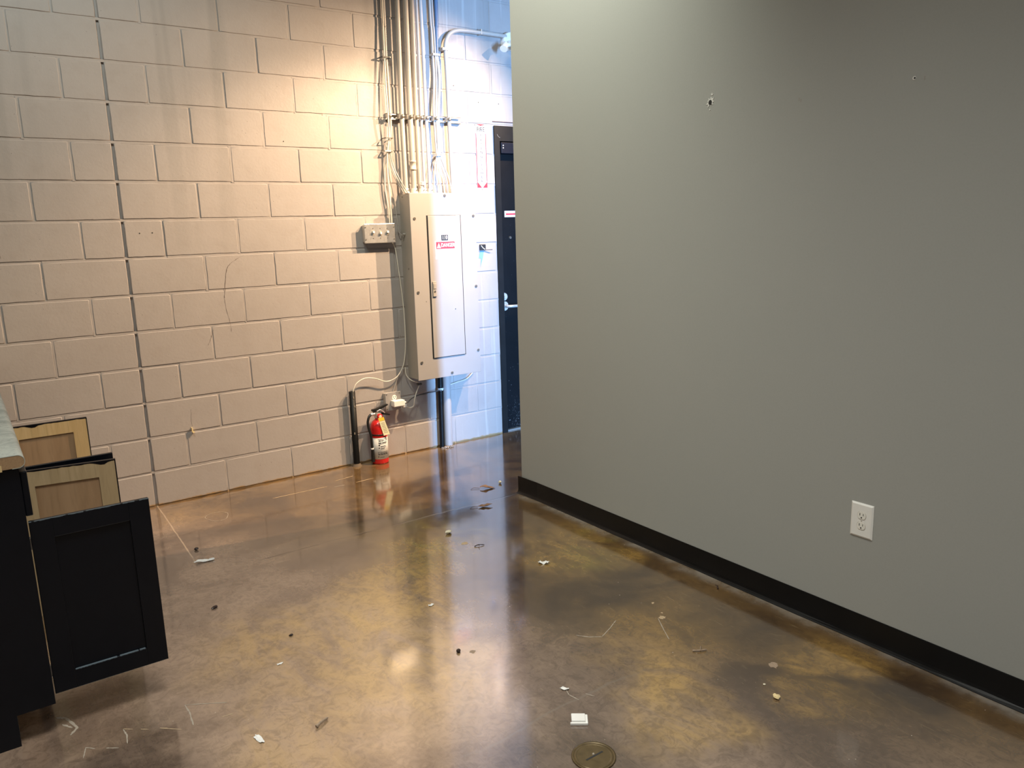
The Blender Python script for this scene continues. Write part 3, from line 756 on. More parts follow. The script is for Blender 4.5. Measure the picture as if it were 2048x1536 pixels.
# ---- cables and flexible conduits
def cable(name, pts, r, mat, label, cat='cable', group=None, rib=False, n=8):
    if rib:
        P, rs = ribbed(pts, r)
        mb = MB().tube(P, rs, 10)
    else:
        mb = MB().tube(spline(pts, 8), r, n)
    o = mb.build(name, mat, None, pts[-1])
    return tag(o, label, cat, group)
cable('power_cable', [(1.625, -0.03, TOP), (1.62, -0.03, 2.936), (1.617, -0.03, 2.79), (1.612, -0.035, 2.642), (1.606, -0.045, 2.455), (1.603, -0.058, 2.262), (1.606, -0.05, 2.138), (1.603, -0.043, 2.09), (1.593, -0.035, 2.007), (1.591, -0.03, 1.883), (1.598, -0.03, 1.726), (1.600, -0.03, 1.578)],
      0.0055, 'cable', 'off-white cable hanging left of the conduits down to the switch box')
flex_o = cable('flexible_conduit', [(1.640, -0.02, TOP), (1.636, -0.02, 2.94), (1.634, -0.02, 2.765), (1.632, -0.02, 2.617), (1.628, -0.036, 2.433), (1.628, -0.036, 2.295), (1.628, -0.036, 2.19), (1.618, -0.033, 2.1), (1.605, -0.030, 2.014)],
      0.0085, 'conduit', 'ribbed beige flexible conduit behind the off-white hanging cable', 'flexible conduit', rib=True)
FANL = 'thin cables fanning into the left corner of the panel top'
cable('thin_cable', [(1.600, -0.03, 2.08), (1.605, -0.03, 2.004), (1.612, -0.04, 1.93), (1.633, -0.06, 1.85), (1.682, -0.06, 1.767)], 0.0038, 'cable_grey', 'leftmost thin cable fanning into the panel top left corner', 'cable', FANL)
cable('thin_cable', [(1.607, -0.034, 2.08), (1.610, -0.035, 2.004), (1.619, -0.046, 1.929), (1.645, -0.07, 1.844), (1.690, -0.075, 1.767)], 0.0038, 'cable', 'middle thin cable fanning into the panel top left corner', 'cable', FANL)
cable('thin_cable', [(1.612, -0.038, 2.08), (1.615, -0.04, 2.004), (1.628, -0.052, 1.929), (1.655, -0.08, 1.843), (1.698, -0.09, 1.767)], 0.0038, 'cable_grey', 'rightmost thin cable fanning into the panel top left corner', 'cable', FANL)
cable('thin_cable', [(1.596, -0.022, 2.06), (1.594, -0.022, 2.008), (1.575, -0.022, 1.899), (1.572, -0.022, 1.789), (1.585, -0.022, 1.678), (1.590, -0.022, 1.578)], 0.0042, 'cable', 'thin cable bowing left before reaching the switch box top')
cable('thin_cable', [(1.603, -0.022, 2.05), (1.602, -0.022, 1.95), (1.610, -0.022, 1.85), (1.632, -0.022, 1.74), (1.645, -0.022, 1.60), (1.652, -0.022, 1.52), (1.672, -0.030, 1.50)], 0.0038, 'cable_grey', 'thin cable running between switch box and panel side')
cable('thin_cable', [(1.598, -0.025, 1.4575), (1.618, -0.025, 1.41), (1.633, -0.025, 1.273), (1.649, -0.025, 1.106), (1.657, -0.025, 0.937), (1.654, -0.025, 0.766), (1.635, -0.025, 0.648), (1.601, -0.025, 0.583), (1.558, -0.028, 0.548), (1.49, -0.030, 0.537), (1.409, -0.034, 0.569), (1.335, -0.036, 0.580), (1.275, -0.036, 0.555), (1.250, -0.036, 0.515), (1.246, -0.036, 0.495)],
      0.0036, 'cable', 'thin pale cable looping from the switch box into the black post')
cable('thin_cable', [(1.603, -0.012, 0.578), (1.575, -0.012, 0.52), (1.545, -0.015, 0.458)], 0.0034, 'cable_grey', 'short grey cable dropping to the wall receptacle')
# right-hand bundle
BN = 'cables of the bundle right of the straight conduits'
cable('bundle_cable', [(1.962, -0.03, TOP), (1.960, -0.03, 2.981), (1.965, -0.03, 2.8), (1.966, -0.03, 2.633), (1.962, -0.036, 2.491), (1.948, -0.042, 2.313), (1.951, -0.04, 2.174), (1.957, -0.04, 2.015)], 0.0072, 'conduit', 'left pale cable of the bundle right of the straight conduits', 'cable', BN)
cable('bundle_cable', [(1.978, -0.035, TOP), (1.975, -0.035, 2.981), (1.980, -0.035, 2.8), (1.982, -0.035, 2.632), (1.975, -0.045, 2.459), (1.960, -0.046, 2.282), (1.963, -0.05, 2.159), (1.966, -0.045, 2.015)], 0.0068, 'cable_grey', 'grey cable beside the blue tubing above the panel', 'cable', BN)
cable('blue_tubing', [(2.010, -0.03, TOP), (2.006, -0.03, 2.987), (2.001, -0.03, 2.804), (1.997, -0.03, 2.655)], 0.0125, 'blue', 'ribbed blue flexible tubing at the top right of the conduits', 'tubing', rib=True)
cable('flexible_conduit', [(1.997, -0.03, 2.652), (2.006, -0.036, 2.526), (1.993, -0.045, 2.397), (1.976, -0.048, 2.268), (1.977, -0.05, 2.112), (1.975, -0.045, 2.015)], 0.0088, 'cable', 'ribbed white flexible conduit below the blue tubing', 'flexible conduit', rib=True)
FANR = 'thin cables fanning into the right half of the panel top'
for pts, mt, lab in [
    ([(1.957, -0.04, 2.013), (1.932, -0.045, 1.919), (1.919, -0.05, 1.838), (1.916, -0.06, 1.767)], 'cable_grey', 'leftmost thin cable of the right-hand fan above the panel'),
    ([(1.962, -0.04, 2.013), (1.951, -0.045, 1.919), (1.945, -0.055, 1.84), (1.944, -0.06, 1.767)], 'conduit', 'second from left thin cable of the right-hand fan above the panel'),
    ([(1.966, -0.045, 2.013), (1.974, -0.05, 1.936), (1.987, -0.06, 1.848), (1.992, -0.06, 1.767)], 'cable', 'middle thin cable of the right-hand fan above the panel'),
    ([(1.971, -0.045, 2.013), (1.988, -0.05, 1.936), (2.014, -0.06, 1.848), (2.020, -0.06, 1.767)], 'cable_grey', 'second from right thin cable of the right-hand fan above the panel'),
    ([(1.977, -0.045, 2.013), (2.002, -0.05, 1.952), (2.032, -0.065, 1.848), (2.044, -0.07, 1.767)], 'cable_grey', 'grey rightmost thin cable of the right-hand fan')]:
    cable('thin_cable', pts, 0.0048, mt, lab, 'cable', FANR)
    bx, by, bz = pts[-1]
# cable straps on the wall
def strap_thing(cx, cz, w, dep, label, mat='galv_paint', h=0.014):
    t = thing('cable_strap', (cx, 0, cz), label, 'strap', 'cable straps on the wall')
    MB().rbox(cx-w/2, cx+w/2, -dep-0.004, -dep, cz-h/2, cz+h/2, 0.0015).box(cx-w/2, cx-w/2+0.003, -dep, -0.0003, cz-h/2, cz+h/2).box(cx+w/2-0.003, cx+w/2, -dep, -0.0003, cz-h/2, cz+h/2).build('band', mat, t)
    MB().lathe([(0.004, -dep-0.007), (0.005, -dep-0.004)], (cx+w/2-0.008, 0, cz), 10, 'y').build('screw', 'screw', t)
strap_thing(1.985, 2.650, 0.052, 0.043, 'pale strap round the cable bundle just below the blue tubing')
strap_thing(1.968, 2.018, 0.036, 0.056, 'white strap pinching the right-hand bundle above its fan', 'white', 0.016)
strap_thing(1.622, 2.600, 0.060, 0.044, 'strap round the left cables near the top of the photo', 'cable_dark', 0.008)
strap_thing(1.603, 2.110, 0.056, 0.058, 'thin dark strap on the left cables below the steel channel', 'cable_dark', 0.006)
strap_thing(1.600, 2.030, 0.058, 0.046, 'strap where the left thin cables start to fan out', 'galv_paint', 0.010)

# ---- floodlight at the end of the curved conduit
fl_ = thing('floodlight', (2.585, 0, 2.78), 'white wall floodlight with a dark lens, half hidden behind the grey wall', 'light')
MB().lathe([(0.055, -0.045), (0.060, -0.040), (0.060, -0.0003)], (2.590, 0, 2.795), 24, 'y').build('junction_box', 'white', fl_)
MB().tube(spline([(2.575, -0.045, 2.785), (2.56, -0.075, 2.765), (2.53, -0.10, 2.755), (2.50, -0.115, 2.745)], 5), 0.014, 12).build('arm', 'white', fl_)
bell = MB()
ax = Vector((-0.55, -0.35, -0.76)).normalized(); c0 = Vector((2.505, -0.10, 2.765))
prof = [(0.0, 0.013), (0.02, 0.017), (0.045, 0.024), (0.062, 0.027)]
bell.tube([c0+ax*h for h, r in prof], [r for h, r in prof], 20)
bell.build('lamp_head', 'white', fl_)
ax2 = Vector((0.35, -0.75, -0.45)).normalized(); c1 = Vector((2.555, -0.07, 2.775))
MB().tube([c1+ax2*h for h, r in prof], [r for h, r in prof], 20).build('lamp_head', 'white', fl_)
MB().tube([c1+ax2*0.061, c1+ax2*0.066], 0.023, 20).build('lens', 'lens', fl_)

# ---- fire extinguisher sign
sg = thing('extinguisher_sign', (2.338, 0, 1.81), 'tall white and red fire extinguisher sign on the block wall', 'sign')
sx0, sx1, sz0, sz1 = 2.297, 2.383, 1.808, 2.238
MB().box(sx0, sx1, -0.0022, -0.0004, sz0, sz1).build('board', 'sign_white', sg)
mx = (sx0+sx1)/2
rd = MB()
rd.prism([(mx-0.040, sz1-0.001), (mx+0.040, sz1-0.001), (mx, sz1-0.014)], 'y', -0.0030, -0.0023)
rd.prism([(sx0+0.001, 1.850), (sx0+0.001, sz0+0.001), (mx-0.004, sz0+0.001)], 'y', -0.0030, -0.0023)
rd.prism([(sx1-0.001, 1.850), (sx1-0.001, sz0+0.001), (mx+0.004, sz0+0.001)], 'y', -0.0030, -0.0023)
rd.box(sx0+0.001, sx0+0.006, -0.0030, -0.0023, 1.85, 2.175)
rd.box(sx1-0.006, sx1-0.001, -0.0030, -0.0023, 1.85, 2.175)
rd.build('red_arrow', 'sign_red', sg)
text_mesh('FIRE', 0.042, 'ink', (mx, -0.0028, 2.200), sg, 'lettering', 0.0004, 1.05, 0.82, 0.0004)
for i, chh in enumerate('EXTINGUISHER'):
    text_mesh(chh, 0.027, 'ink_soft', (mx, -0.0028, 2.158-i*0.0278), sg, 'lettering', 0.0004, 1.0, 1.0, 0.0)
MB().lathe([(0.0025, -0.0015), (0.0025, 0.001)], (mx, 0, 1.796), 8, 'y').build('screw', 'screw', sg)

# ---- small black bracket with hook and its painted blue shadow right of the panel
bk = thing('wall_bracket', (2.32, 0, 1.39), 'small black square bracket with a hook right of the panel', 'bracket')
MB().rbox(2.297, 2.345, -0.012, -0.0003, 1.374, 1.416, 0.002).build('plate', 'ink', bk)
MB().tube([(2.305, -0.0128, 1.408), (2.318, -0.0128, 1.392), (2.335, -0.0128, 1.380)], 0.003, 6).build('hook', 'white', bk)
MB().tube([(2.330, -0.006, 1.3765), (2.395, -0.020, 1.3765)], 0.0032, 8).build('pin', 'cable_dark', bk)
tp = MB().prism([(2.300, 1.370), (2.335, 1.370), (2.325, 1.325), (2.300, 1.255), (2.308, 1.318), (2.288, 1.318)], 'y', -0.0012, -0.0004)
tag(tp.build('tape_strip', 'blue_tape'), 'torn faded blue tape strip below the black bracket', 'tape')  # the bracket's cast shadow, built as a thin blue shape

# ================================================================== LOW ON THE BLOCK WALL
# black post
po = thing('black_post', (1.238, -0.036, 0), 'short black pipe standing against the wall left of the extinguisher', 'pipe')
MB().lathe([(0.0205, 0.0), (0.0205, 0.505), (0.0165, 0.505), (0.0165, 0.40)], (1.238, -0.036, 0), 24).build('pipe', 'pvc_black', po)
MB().lathe([(0.034, 0.0), (0.030, 0.006), (0.022, 0.016)], (1.238, -0.036, 0), 18).build('grout_collar', 'twig', po)
for zz, dx in [(0.46, 0.006), (0.40, 0.010), (0.22, -0.004)]:
    MB().rbox(1.238-0.008+dx, 1.238-0.003+dx, -0.0585, -0.0555, zz, zz+0.014, 0.001).build('paint_chip', 'scratch_white', po)

# extinguisher
EX, EY = 1.396, -0.068
ex = thing('fire_extinguisher', (EX, EY, 0), 'red fire extinguisher with black hose and cream tag standing on the floor', 'fire extinguisher')
R_ = 0.056
MB().lathe([(0.050, 0.0), (0.055, 0.003), (R_, 0.010), (R_, 0.238), (0.0545, 0.252), (0.049, 0.270), (0.038, 0.287), (0.024, 0.298), (0.019, 0.302), (0.019, 0.312)], (EX, EY, 0), 48).build('cylinder', 'red', ex)
def cyl_patch(a0, a1, z0_, z1_, r, nseg=16):
    mb = MB(); vs = []
    for i in range(nseg+1):
        a = math.radians(a0+(a1-a0)*i/nseg)
        vs += [(EX+r*math.cos(a), EY+r*math.sin(a), z0_), (EX+r*math.cos(a), EY+r*math.sin(a), z1_)]
    for i in range(nseg+1):
        a = math.radians(a0+(a1-a0)*i/nseg); q = r-0.0008
        vs += [(EX+q*math.cos(a), EY+q*math.sin(a), z0_), (EX+q*math.cos(a), EY+q*math.sin(a), z1_)]
    m = 2*(nseg+1)
    fs = [(2*i, 2*i+1, 2*i+3, 2*i+2) for i in range(nseg)]+[(m+2*i, m+2*i+2, m+2*i+3, m+2*i+1) for i in range(nseg)]
    fs += [(2*i+1, m+2*i+1, m+2*i+3, 2*i+3) for i in range(nseg)]+[(2*i, 2*i+2, m+2*i+2, m+2*i) for i in range(nseg)]
    fs += [(0, m, m+1, 1), (2*nseg, 2*nseg+1, m+2*nseg+1, m+2*nseg)]
    return mb.add(vs, fs, True)
el = cyl_patch(-205, -30, 0.036, 0.182, R_+0.0009, 30).build('label', 'label_white', ex); tag(el, 'white instruction label')
ink = MB()
def patch_into(mb, a0, a1, z0_, z1_):
    p_ = cyl_patch(a0, a1, z0_, z1_, R_+0.0016, max(2, int(abs(a1-a0)/6))); mb.add(p_.v, p_.f, True)
for z_, h_, spans in [(0.172, .003, [(-125, -60)]), (0.160, .006, [(-120, -104), (-101, -88), (-85, -80), (-70, -60)]), (0.146, .006, [(-122, -100), (-97, -75), (-73, -62)]),
                      (0.140, .002, [(-120, -65)]), (0.128, .008, [(-122, -112)]), (0.124, .003, [(-108, -72)]), (0.118, .002, [(-108, -70)]), (0.112, .006, [(-122, -113)]),
                      (0.110, .0025, [(-108, -78)]), (0.104, .002, [(-108, -82)]), (0.050, .007, [(-128, -122)]), (0.048, .0025, [(-116, -86)])]:
    for a0, a1 in spans: patch_into(ink, a0, a1, z_, z_+h_)
for a0 in (-128, -110, -92, -74):      # pictogram frames
    patch_into(ink, a0, a0+14, 0.066, 0.068); patch_into(ink, a0, a0+14, 0.084, 0.086)
    patch_into(ink, a0, a0+1.5, 0.066, 0.086); patch_into(ink, a0+12.5, a0+14, 0.066, 0.086)
    patch_into(ink, a0+4, a0+7, 0.070, 0.080); patch_into(ink, a0+8, a0+10, 0.068, 0.074)
ink.build('print', 'ink', el)
MB().lathe([(R_+0.0012, 0.198), (R_+0.003, 0.199), (R_+0.003, 0.206), (R_+0.0012, 0.207)], (EX, EY, 0), 40).build('hose_strap', 'black_plastic', ex)
vb = MB().rbox(EX-0.020, EX+0.020, EY-0.016, EY+0.016, 0.309, 0.345, 0.004).build('valve_body', 'galv', ex)
MB().prism([(EX-0.042, 0.360), (EX-0.038, 0.372), (EX-0.01, 0.374), (EX+0.074, 0.393), (EX+0.076, 0.386), (EX+0.01, 0.363), (EX-0.012, 0.352), (EX-0.030, 0.350)], 'y', EY-0.010, EY+0.010).build('top_lever', 'black_plastic', ex)
MB().prism([(EX-0.010, 0.344), (EX+0.02, 0.346), (EX+0.085, 0.322), (EX+0.083, 0.314), (EX+0.03, 0.328), (EX-0.008, 0.334)], 'y', EY-0.010, EY+0.010).build('carry_handle', 'black_plastic', ex)
MB().tube(spline([(EX-0.012, EY-0.018, 0.358), (EX+0.01, EY-0.022, 0.366), (EX+0.03, EY-0.018, 0.352), (EX+0.045, EY-0.014, 0.338)], 5), 0.0028, 8).build('safety_pin', 'satin', ex)
MB().lathe([(0.008, EX-0.052), (0.011, EX-0.050), (0.011, EX-0.022)], (0, EY, 0.338), 14, 'x').build('hose_fitting', 'satin', ex)
ga = MB().lathe([(0.016, EY-0.030), (0.018, EY-0.027), (0.018, EY-0.014)], (EX+0.004, 0, 0.322), 22, 'y').build('gauge', 'red', ex)
MB().lathe([(0.010, EY-0.0312), (0.011, EY-0.0302)], (EX+0.004, 0, 0.322), 18, 'y').build('gauge_face', 'glass', ga)
MB().tube(spline([(EX-0.050, EY-0.002, 0.338), (EX-0.066, EY-0.006, 0.326), (EX-0.080, EY-0.012, 0.292), (EX-0.078, EY-0.018, 0.25), (EX-0.068, EY-0.022, 0.20), (EX-0.066, EY-0.024, 0.14), (EX-0.064, EY-0.024, 0.075)], 7), 0.0085, 12).build('hose', 'black_plastic', ex)
MB().tube([(EX-0.064, EY-0.024, 0.115), (EX-0.064, EY-0.024, 0.055), (EX-0.063, EY-0.024, 0.022)], [0.0095, 0.0115, 0.0125], 14).build('nozzle', 'black_plastic', ex)
MB().tube([(EX-0.0655, EY-0.024, 0.118), (EX-0.065, EY-0.024, 0.108)], 0.0105, 12).build('hose_clip', 'white', ex)
tg = MB().add([(1.372, -0.122, 0.318), (1.410, -0.126, 0.322), (1.446, -0.134, 0.200), (1.402, -0.130, 0.197),
               (1.372, -0.1212, 0.318), (1.410, -0.1252, 0.322), (1.446, -0.1332, 0.200), (1.402, -0.1292, 0.197)],
              [(0, 1, 2, 3), (7, 6, 5, 4), (0, 4, 5, 1), (1, 5, 6, 2), (2, 6, 7, 3), (3, 7, 4, 0)]).build('inspection_tag', 'tag', ex)
tag(tg, 'cream paper tag with yellow top')
MB().add([(1.3715, -0.1225, 0.319), (1.4105, -0.1267, 0.323), (1.4165, -0.1283, 0.301), (1.377, -0.1243, 0.297)], [(0, 1, 2, 3)]).build('tag_header', 'tag_yellow', tg)
tl = MB()
for k in range(7):
    zz = 0.285-0.011*k; xx = 1.387+0.0032*k; yy = -0.1262-0.0006*k
    tl.add([(xx, yy-0.0010, zz), (xx+0.026, yy-0.0032, zz+0.0015), (xx+0.0263, yy-0.0033, zz-0.0005), (xx+0.0003, yy-0.0011, zz-0.002)], [(0, 1, 2, 3)])
tl.build('tag_print', 'galv', tg)
MB().tube(spline([(EX+0.004, EY-0.018, 0.330), (1.393, -0.105, 0.330), (1.392, -0.124, 0.316)], 4), 0.0012, 6).build('tag_tie', 'tag_yellow', ex)

# receptacle box
rb = thing('wall_receptacle', (1.528, 0, 0.34), 'pale surface receptacle box with cover on the block wall', 'outlet')
MB().rbox(1.474, 1.578, -0.044, -0.0003, 0.342, 0.456, 0.005).build('box', 'galv_paint', rb)
rc = MB().rbox(1.468, 1.584, -0.050, -0.0435, 0.336, 0.462, 0.003).build('cover', 'panel_paint', rb)
MB().lathe([(0.0165, -0.0520), (0.0175, -0.0505)], (1.534, 0, 0.424), 24, 'y').build('receptacle_face', 'ivory', rc)
for dx, dz, w, h in [(-0.007, 0.004, 0.002, 0.0085), (0.007, 0.004, 0.002, 0.0085), (0.0, -0.008, 0.0045, 0.0045)]:
    MB().box(1.534+dx-w/2-0.0008, 1.534+dx+w/2+0.0008, -0.0527, -0.0519, 0.424+dz-h/2, 0.424+dz+h/2).build('slot', 'slot', rc)
for sx, szz in [(1.478, 0.450), (1.574, 0.450), (1.478, 0.348), (1.574, 0.348)]:
    MB().lathe([(0.0035, -0.0515), (0.004, -0.0495)], (sx, 0, szz), 8, 'y').build('screw', 'screw', rc)
pg = thing('plug_adapter', (1.545, -0.08, 0.388), 'cream plug adapter block plugged into the wall receptacle', 'plug')
MB().rbox(1.506, 1.588, -0.100, -0.0505, 0.368, 0.408, 0.004).build('body', 'ivory', pg)
MB().tube([(1.588, -0.082, 0.386), (1.604, -0.080, 0.386)], [0.010, 0.006], 10).build('cord_collar', 'ivory', pg)
cable('adapter_cord', [(1.604, -0.080, 0.386), (1.625, -0.070, 0.378), (1.652, -0.05, 0.388), (1.698, -0.04, 0.404), (1.783, -0.03, 0.413), (1.84, -0.040, 0.416), (1.884, -0.062, 0.425), (1.90, -0.062, 0.423)], 0.0038, 'cable_dark', 'dark cord running from the plug adapter to the black pipe')
cable('thin_cable', [(1.649, -0.012, 0.612), (1.650, -0.02, 0.56), (1.675, -0.04, 0.523), (1.712, -0.06, 0.505), (1.727, -0.06, 0.491), (1.700, -0.06, 0.436), (1.682, -0.06, 0.386), (1.677, -0.05, 0.342), (1.647, -0.04, 0.334), (1.622, -0.04, 0.352)], 0.0036, 'cable', 'thin pale cable hooking below the panel bottom left corner')
tr = thing('cable_plug', (1.61, -0.04, 0.35), 'small white loose plug at the end of the hooked cable', 'plug')
MB().rbox(1.600, 1.626, -0.050, -0.030, 0.342, 0.362, 0.003).build('body', 'white', tr)
MB().box(1.596, 1.600, -0.043, -0.037, 0.346, 0.358).build('prong', 'satin', tr)
tag(MB().rbox(1.708, 1.742, -0.072, -0.048, 0.484, 0.498, 0.004).build('cable_clip', 'cable_dark', None, (1.725, -0.06, 0.49)), 'dark clip on the hooked cable under the panel corner', 'clip')
cable('thin_cable', [(2.208, -0.012, 0.515), (2.142, -0.012, 0.467), (2.06, -0.012, 0.452), (1.985, -0.012, 0.440)], 0.0045, 'cable', 'cable slanting down right of the pipes below the panel')

# pipes under the panel
pb = thing('black_pipe', (1.897, -0.035, 0), 'thin black pipe dropping from the panel bottom to the floor', 'pipe')
MB().tube([(1.897, -0.036, 0.0), (1.905, -0.036, 0.532)], 0.0165, 20).build('pipe', 'pvc_black', pb)
MB().lathe([(0.020, 0.418), (0.0205, 0.420), (0.0205, 0.432), (0.020, 0.434)], (1.9035, -0.036, 0), 16).build('tie_ring', 'white', pb)
pc = thing('painted_pipe', (1.958, -0.036, 0), 'thick wall-coloured pipe beside the black pipe under the panel', 'pipe')
MB().tube([(1.950, -0.036, 0.0), (1.955, -0.036, 0.532)], 0.030, 24).build('pipe', 'block', pc)
rub = MB(); rn = random.Random(12)
for k in range(26):
    a = rn.uniform(0, 6.28); q = rn.uniform(0.02, 0.045)
    cx_, cy_ = 1.93+q*1.3*math.cos(a), -0.052-abs(q*0.7*math.sin(a)); s_ = rn.uniform(0.003, 0.008)
    pts = [Vector((rn.uniform(-1, 1), rn.uniform(-1, 1), rn.uniform(-.2, 1)))*s_ for _ in range(5)]
    rub.tube([Vector((cx_, cy_, s_*0.3)), Vector((cx_, cy_, s_*0.3))+pts[0]+Vector((0, 0, s_))], [s_, s_*0.4], 5, smooth=False)
tag(rub.build('crumbled_grout', 'twig_pale'), 'crumbled grout heap around the two pipe feet', 'rubble', kind='stuff')

tag(MB().prism([(0.232, 0.432), (0.237, 0.432), (0.239, 0.413), (0.247, 0.405), (0.247, 0.400), (0.237, 0.400), (0.232, 0.411)], 'y', -0.016, -0.0004).build('wall_hook', 'stone_tan', None, (0.24, 0, 0.4)), 'tiny yellow hook on the block wall low between panel and cabinet doors', 'hook')

# ================================================================== RIGHT WALL OUTLET
oy0, oy1, oz0, oz1 = -3.319, -3.234, 0.398, 0.527
om = (oy0+oy1)/2; ozm = (oz0+oz1)/2
ro = thing('wall_outlet', (PX, om, oz0), 'white duplex outlet on the dark grey partition wall', 'outlet')
bev = 0.006
MB().add([(PX-0.0002, oy0, oz0), (PX-0.0002, oy1, oz0), (PX-0.0002, oy1, oz1), (PX-0.0002, oy0, oz1),
          (PX-0.0055, oy0+bev, oz0+bev), (PX-0.0055, oy1-bev, oz0+bev), (PX-0.0055, oy1-bev, oz1-bev), (PX-0.0055, oy0+bev, oz1-bev),
          (PX-0.0020, oy0, oz0), (PX-0.0020, oy1, oz0), (PX-0.0020, oy1, oz1), (PX-0.0020, oy0, oz1)],
         [(0, 1, 2, 3), (0, 8, 9, 1), (1, 9, 10, 2), (2, 10, 11, 3), (3, 11, 8, 0), (8, 4, 5, 9), (9, 5, 6, 10), (10, 6, 7, 11), (11, 7, 4, 8), (4, 7, 6, 5)]).build('face_plate', 'white', ro)
for zc in (ozm+0.0195, ozm-0.0195):
    poly = []
    for i in range(28):
        a = 2*math.pi*i/28; poly.append((om+0.0172*math.cos(a), zc+max(-0.0142, min(0.0142, 0.0172*math.sin(a)))))
    MB().prism(poly, 'x', PX-0.0060, PX-0.0054).build('recess', 'galv_paint', ro)
    rf = MB().prism([(om+(u-om)*0.93, zc+(w-zc)*0.93) for u, w in poly], 'x', PX-0.0072, PX-0.0058).build('receptacle_face', 'ivory', ro)
    for dy, dz, w, h in [(0.0063, 0.004, 0.0022, 0.009), (-0.0063, 0.004, 0.0018, 0.0075)]:
        MB().box(PX-0.0078, PX-0.0070, om+dy-w/2, om+dy+w/2, zc+dz-h/2, zc+dz+h/2).build('slot', 'slot', rf)
    MB().lathe([(0.0026, PX-0.0078), (0.0026, PX-0.0070)], (0, om, zc-0.0075), 12, 'x').build('slot', 'slot', rf)
MB().lathe([(0.0026, PX-0.0065), (0.003, PX-0.0055)], (0, om, ozm), 12, 'x').build('screw', 'satin', ro)

# ================================================================== CABINETS (a run standing against the block wall)
CF = -0.728       # front of the cabinet boxes at their near end
ANG = 0.0         # run is parallel to the room
CB = XL+0.012     # back
def cabinet(y0, y1, label, doors):
    """y0 < y1; front faces +x"""
    t = thing('base_cabinet', ((CF+CB)/2, (y0+y1)/2, 0), label, 'cabinet', 'base cabinets under the laminate countertop')
    f = CF+0.0
    zt = 0.876
    # sides with toe notch
    for ys in ((y0, y0+0.016), (y1-0.016, y1)):
        MB().prism([(CB, 0.0), (f-0.086, 0.0), (f-0.086, 0.104), (f-0.0, 0.104), (f-0.0, zt), (CB, zt)], 'y', ys[0], ys[1]).build('side_panel', 'navy', t)
    MB().box(CB, f-0.02, y0+0.016, y1-0.016, 0.104, 0.120).build('bottom_panel', 'maple', t)
    MB().box(CB, CB+0.006, y0+0.016, y1-0.016, 0.104, zt).build('back_panel', 'maple', t)
    MB().box(f-0.092, f-0.086, y0+0.016, y1-0.016, 0.0, 0.104).build('toe_kick', 'navy', t)
    ff = MB()
    ff.box(f, f+0.019, y0, y0+0.038, 0.104, zt); ff.box(f, f+0.019, y1-0.038, y1, 0.104, zt)
    for za, zb in ((0.104, 0.140), (0.700, 0.736), (0.846, zt)): ff.box(f, f+0.019, y0+0.038, y1-0.038, za, zb)
    ff.build('face_frame', 'navy', t)
    MB().rbox(f+0.0195, f+0.0385, y0+0.014, y1-0.014, 0.722, 0.862, 0.003).build('drawer_front', 'navy', t)
    for d in doors: d(t, f, y0, y1)
    return t

def slab_door(parent, hinge, ang, w, flip, front_mat, back_mat, panel_back, z0_, z1_, label=None):
    """shaker door leaf; local: x from hinge outwards, y=0 outer face .. 0.019 inner face. ang = direction of the leaf in the plan."""
    d = bpy.data.objects.new('door', None); col.objects.link(d)
    d.parent = parent; d.location = Vector(hinge)-ABS[parent.name]; d.rotation_euler = (0, 0, ang)
    ABS[d.name] = Vector((0, 0, 0))
    if label: d['label'] = label
    s = -1 if flip else 1
    st_ = 0.062; T = 0.019; H = z1_-z0_
    def part(name, mb, mat):
        me = MB.build(mb, name, mat, None)
        me.parent = d; me.location = (0, 0, 0); return me
    def bx(a, b, ya, yb, c, e, r=0.0015): return MB().rbox(a, b, s*ya, s*yb, c, e, r)
    fo = MB()
    for a, b, c, e in ((0.0, st_, 0, H), (w-st_, w, 0, H), (st_-0.0005, w-st_+0.0005, 0, st_), (st_-0.0005, w-st_+0.0005, H-st_, H)):
        fo.rbox(a, b, 0.0, s*(T-0.0022), c, e, 0.0015)
    part('door_frame', fo, front_mat)
    fi = MB()
    for a, b, c, e in ((0.002, st_, 0.002, H-0.002), (w-st_, w-0.002, 0.002, H-0.002), (st_-0.0002, w-st_+0.0002, 0.002, st_), (st_-0.0002, w-st_+0.0002, H-st_, H-0.002)):
        fi.box(a, b, s*(T-0.0025), s*T, c, e)
    part('frame_back', fi, back_mat)
    part('panel_front', bx(st_-0.002, w-st_+0.002, 0.0085, 0.0110, st_-0.002, H-st_+0.002, 0.0005), front_mat)
    part('panel_back', bx(st_-0.002, w-st_+0.002, 0.0112, 0.0138, st_-0.002, H-st_+0.002, 0.0005), panel_back)
    return d, part

ZT, ZB = 0.703, 0.128
DF = CF+0.019+0.004
def near_hinged(w, ang=0.0, label=None):
    def f_(t, f, y0, y1):
        d, part = slab_door(t, (DF, y0+0.014, ZB), ang, w, False, 'navy', 'maple', 'birch_panel', ZB, ZT, label)
        H = ZT-ZB; rn = random.Random(5)
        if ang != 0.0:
            for name_, xa, xb, zc, ya, yb in (('worn_edge', 0.0, w, H, -0.0005, 0.003), ('worn_edge', 0.064, w-0.066, 0.0622, -0.0002, 0.0075)):  # pale strips paint the lit bevel highlight along the worn edges
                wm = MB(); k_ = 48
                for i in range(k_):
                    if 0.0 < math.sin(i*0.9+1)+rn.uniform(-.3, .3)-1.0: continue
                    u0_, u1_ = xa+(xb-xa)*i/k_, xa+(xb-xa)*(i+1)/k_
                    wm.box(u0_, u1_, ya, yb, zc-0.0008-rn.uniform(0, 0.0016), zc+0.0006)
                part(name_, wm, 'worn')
        for zz in (0.07, 0.50):
            part('hinge', MB().rbox(-0.012, 0.020, 0.019, 0.030, zz-0.02, zz+0.02, 0.002), 'galv')
    return f_
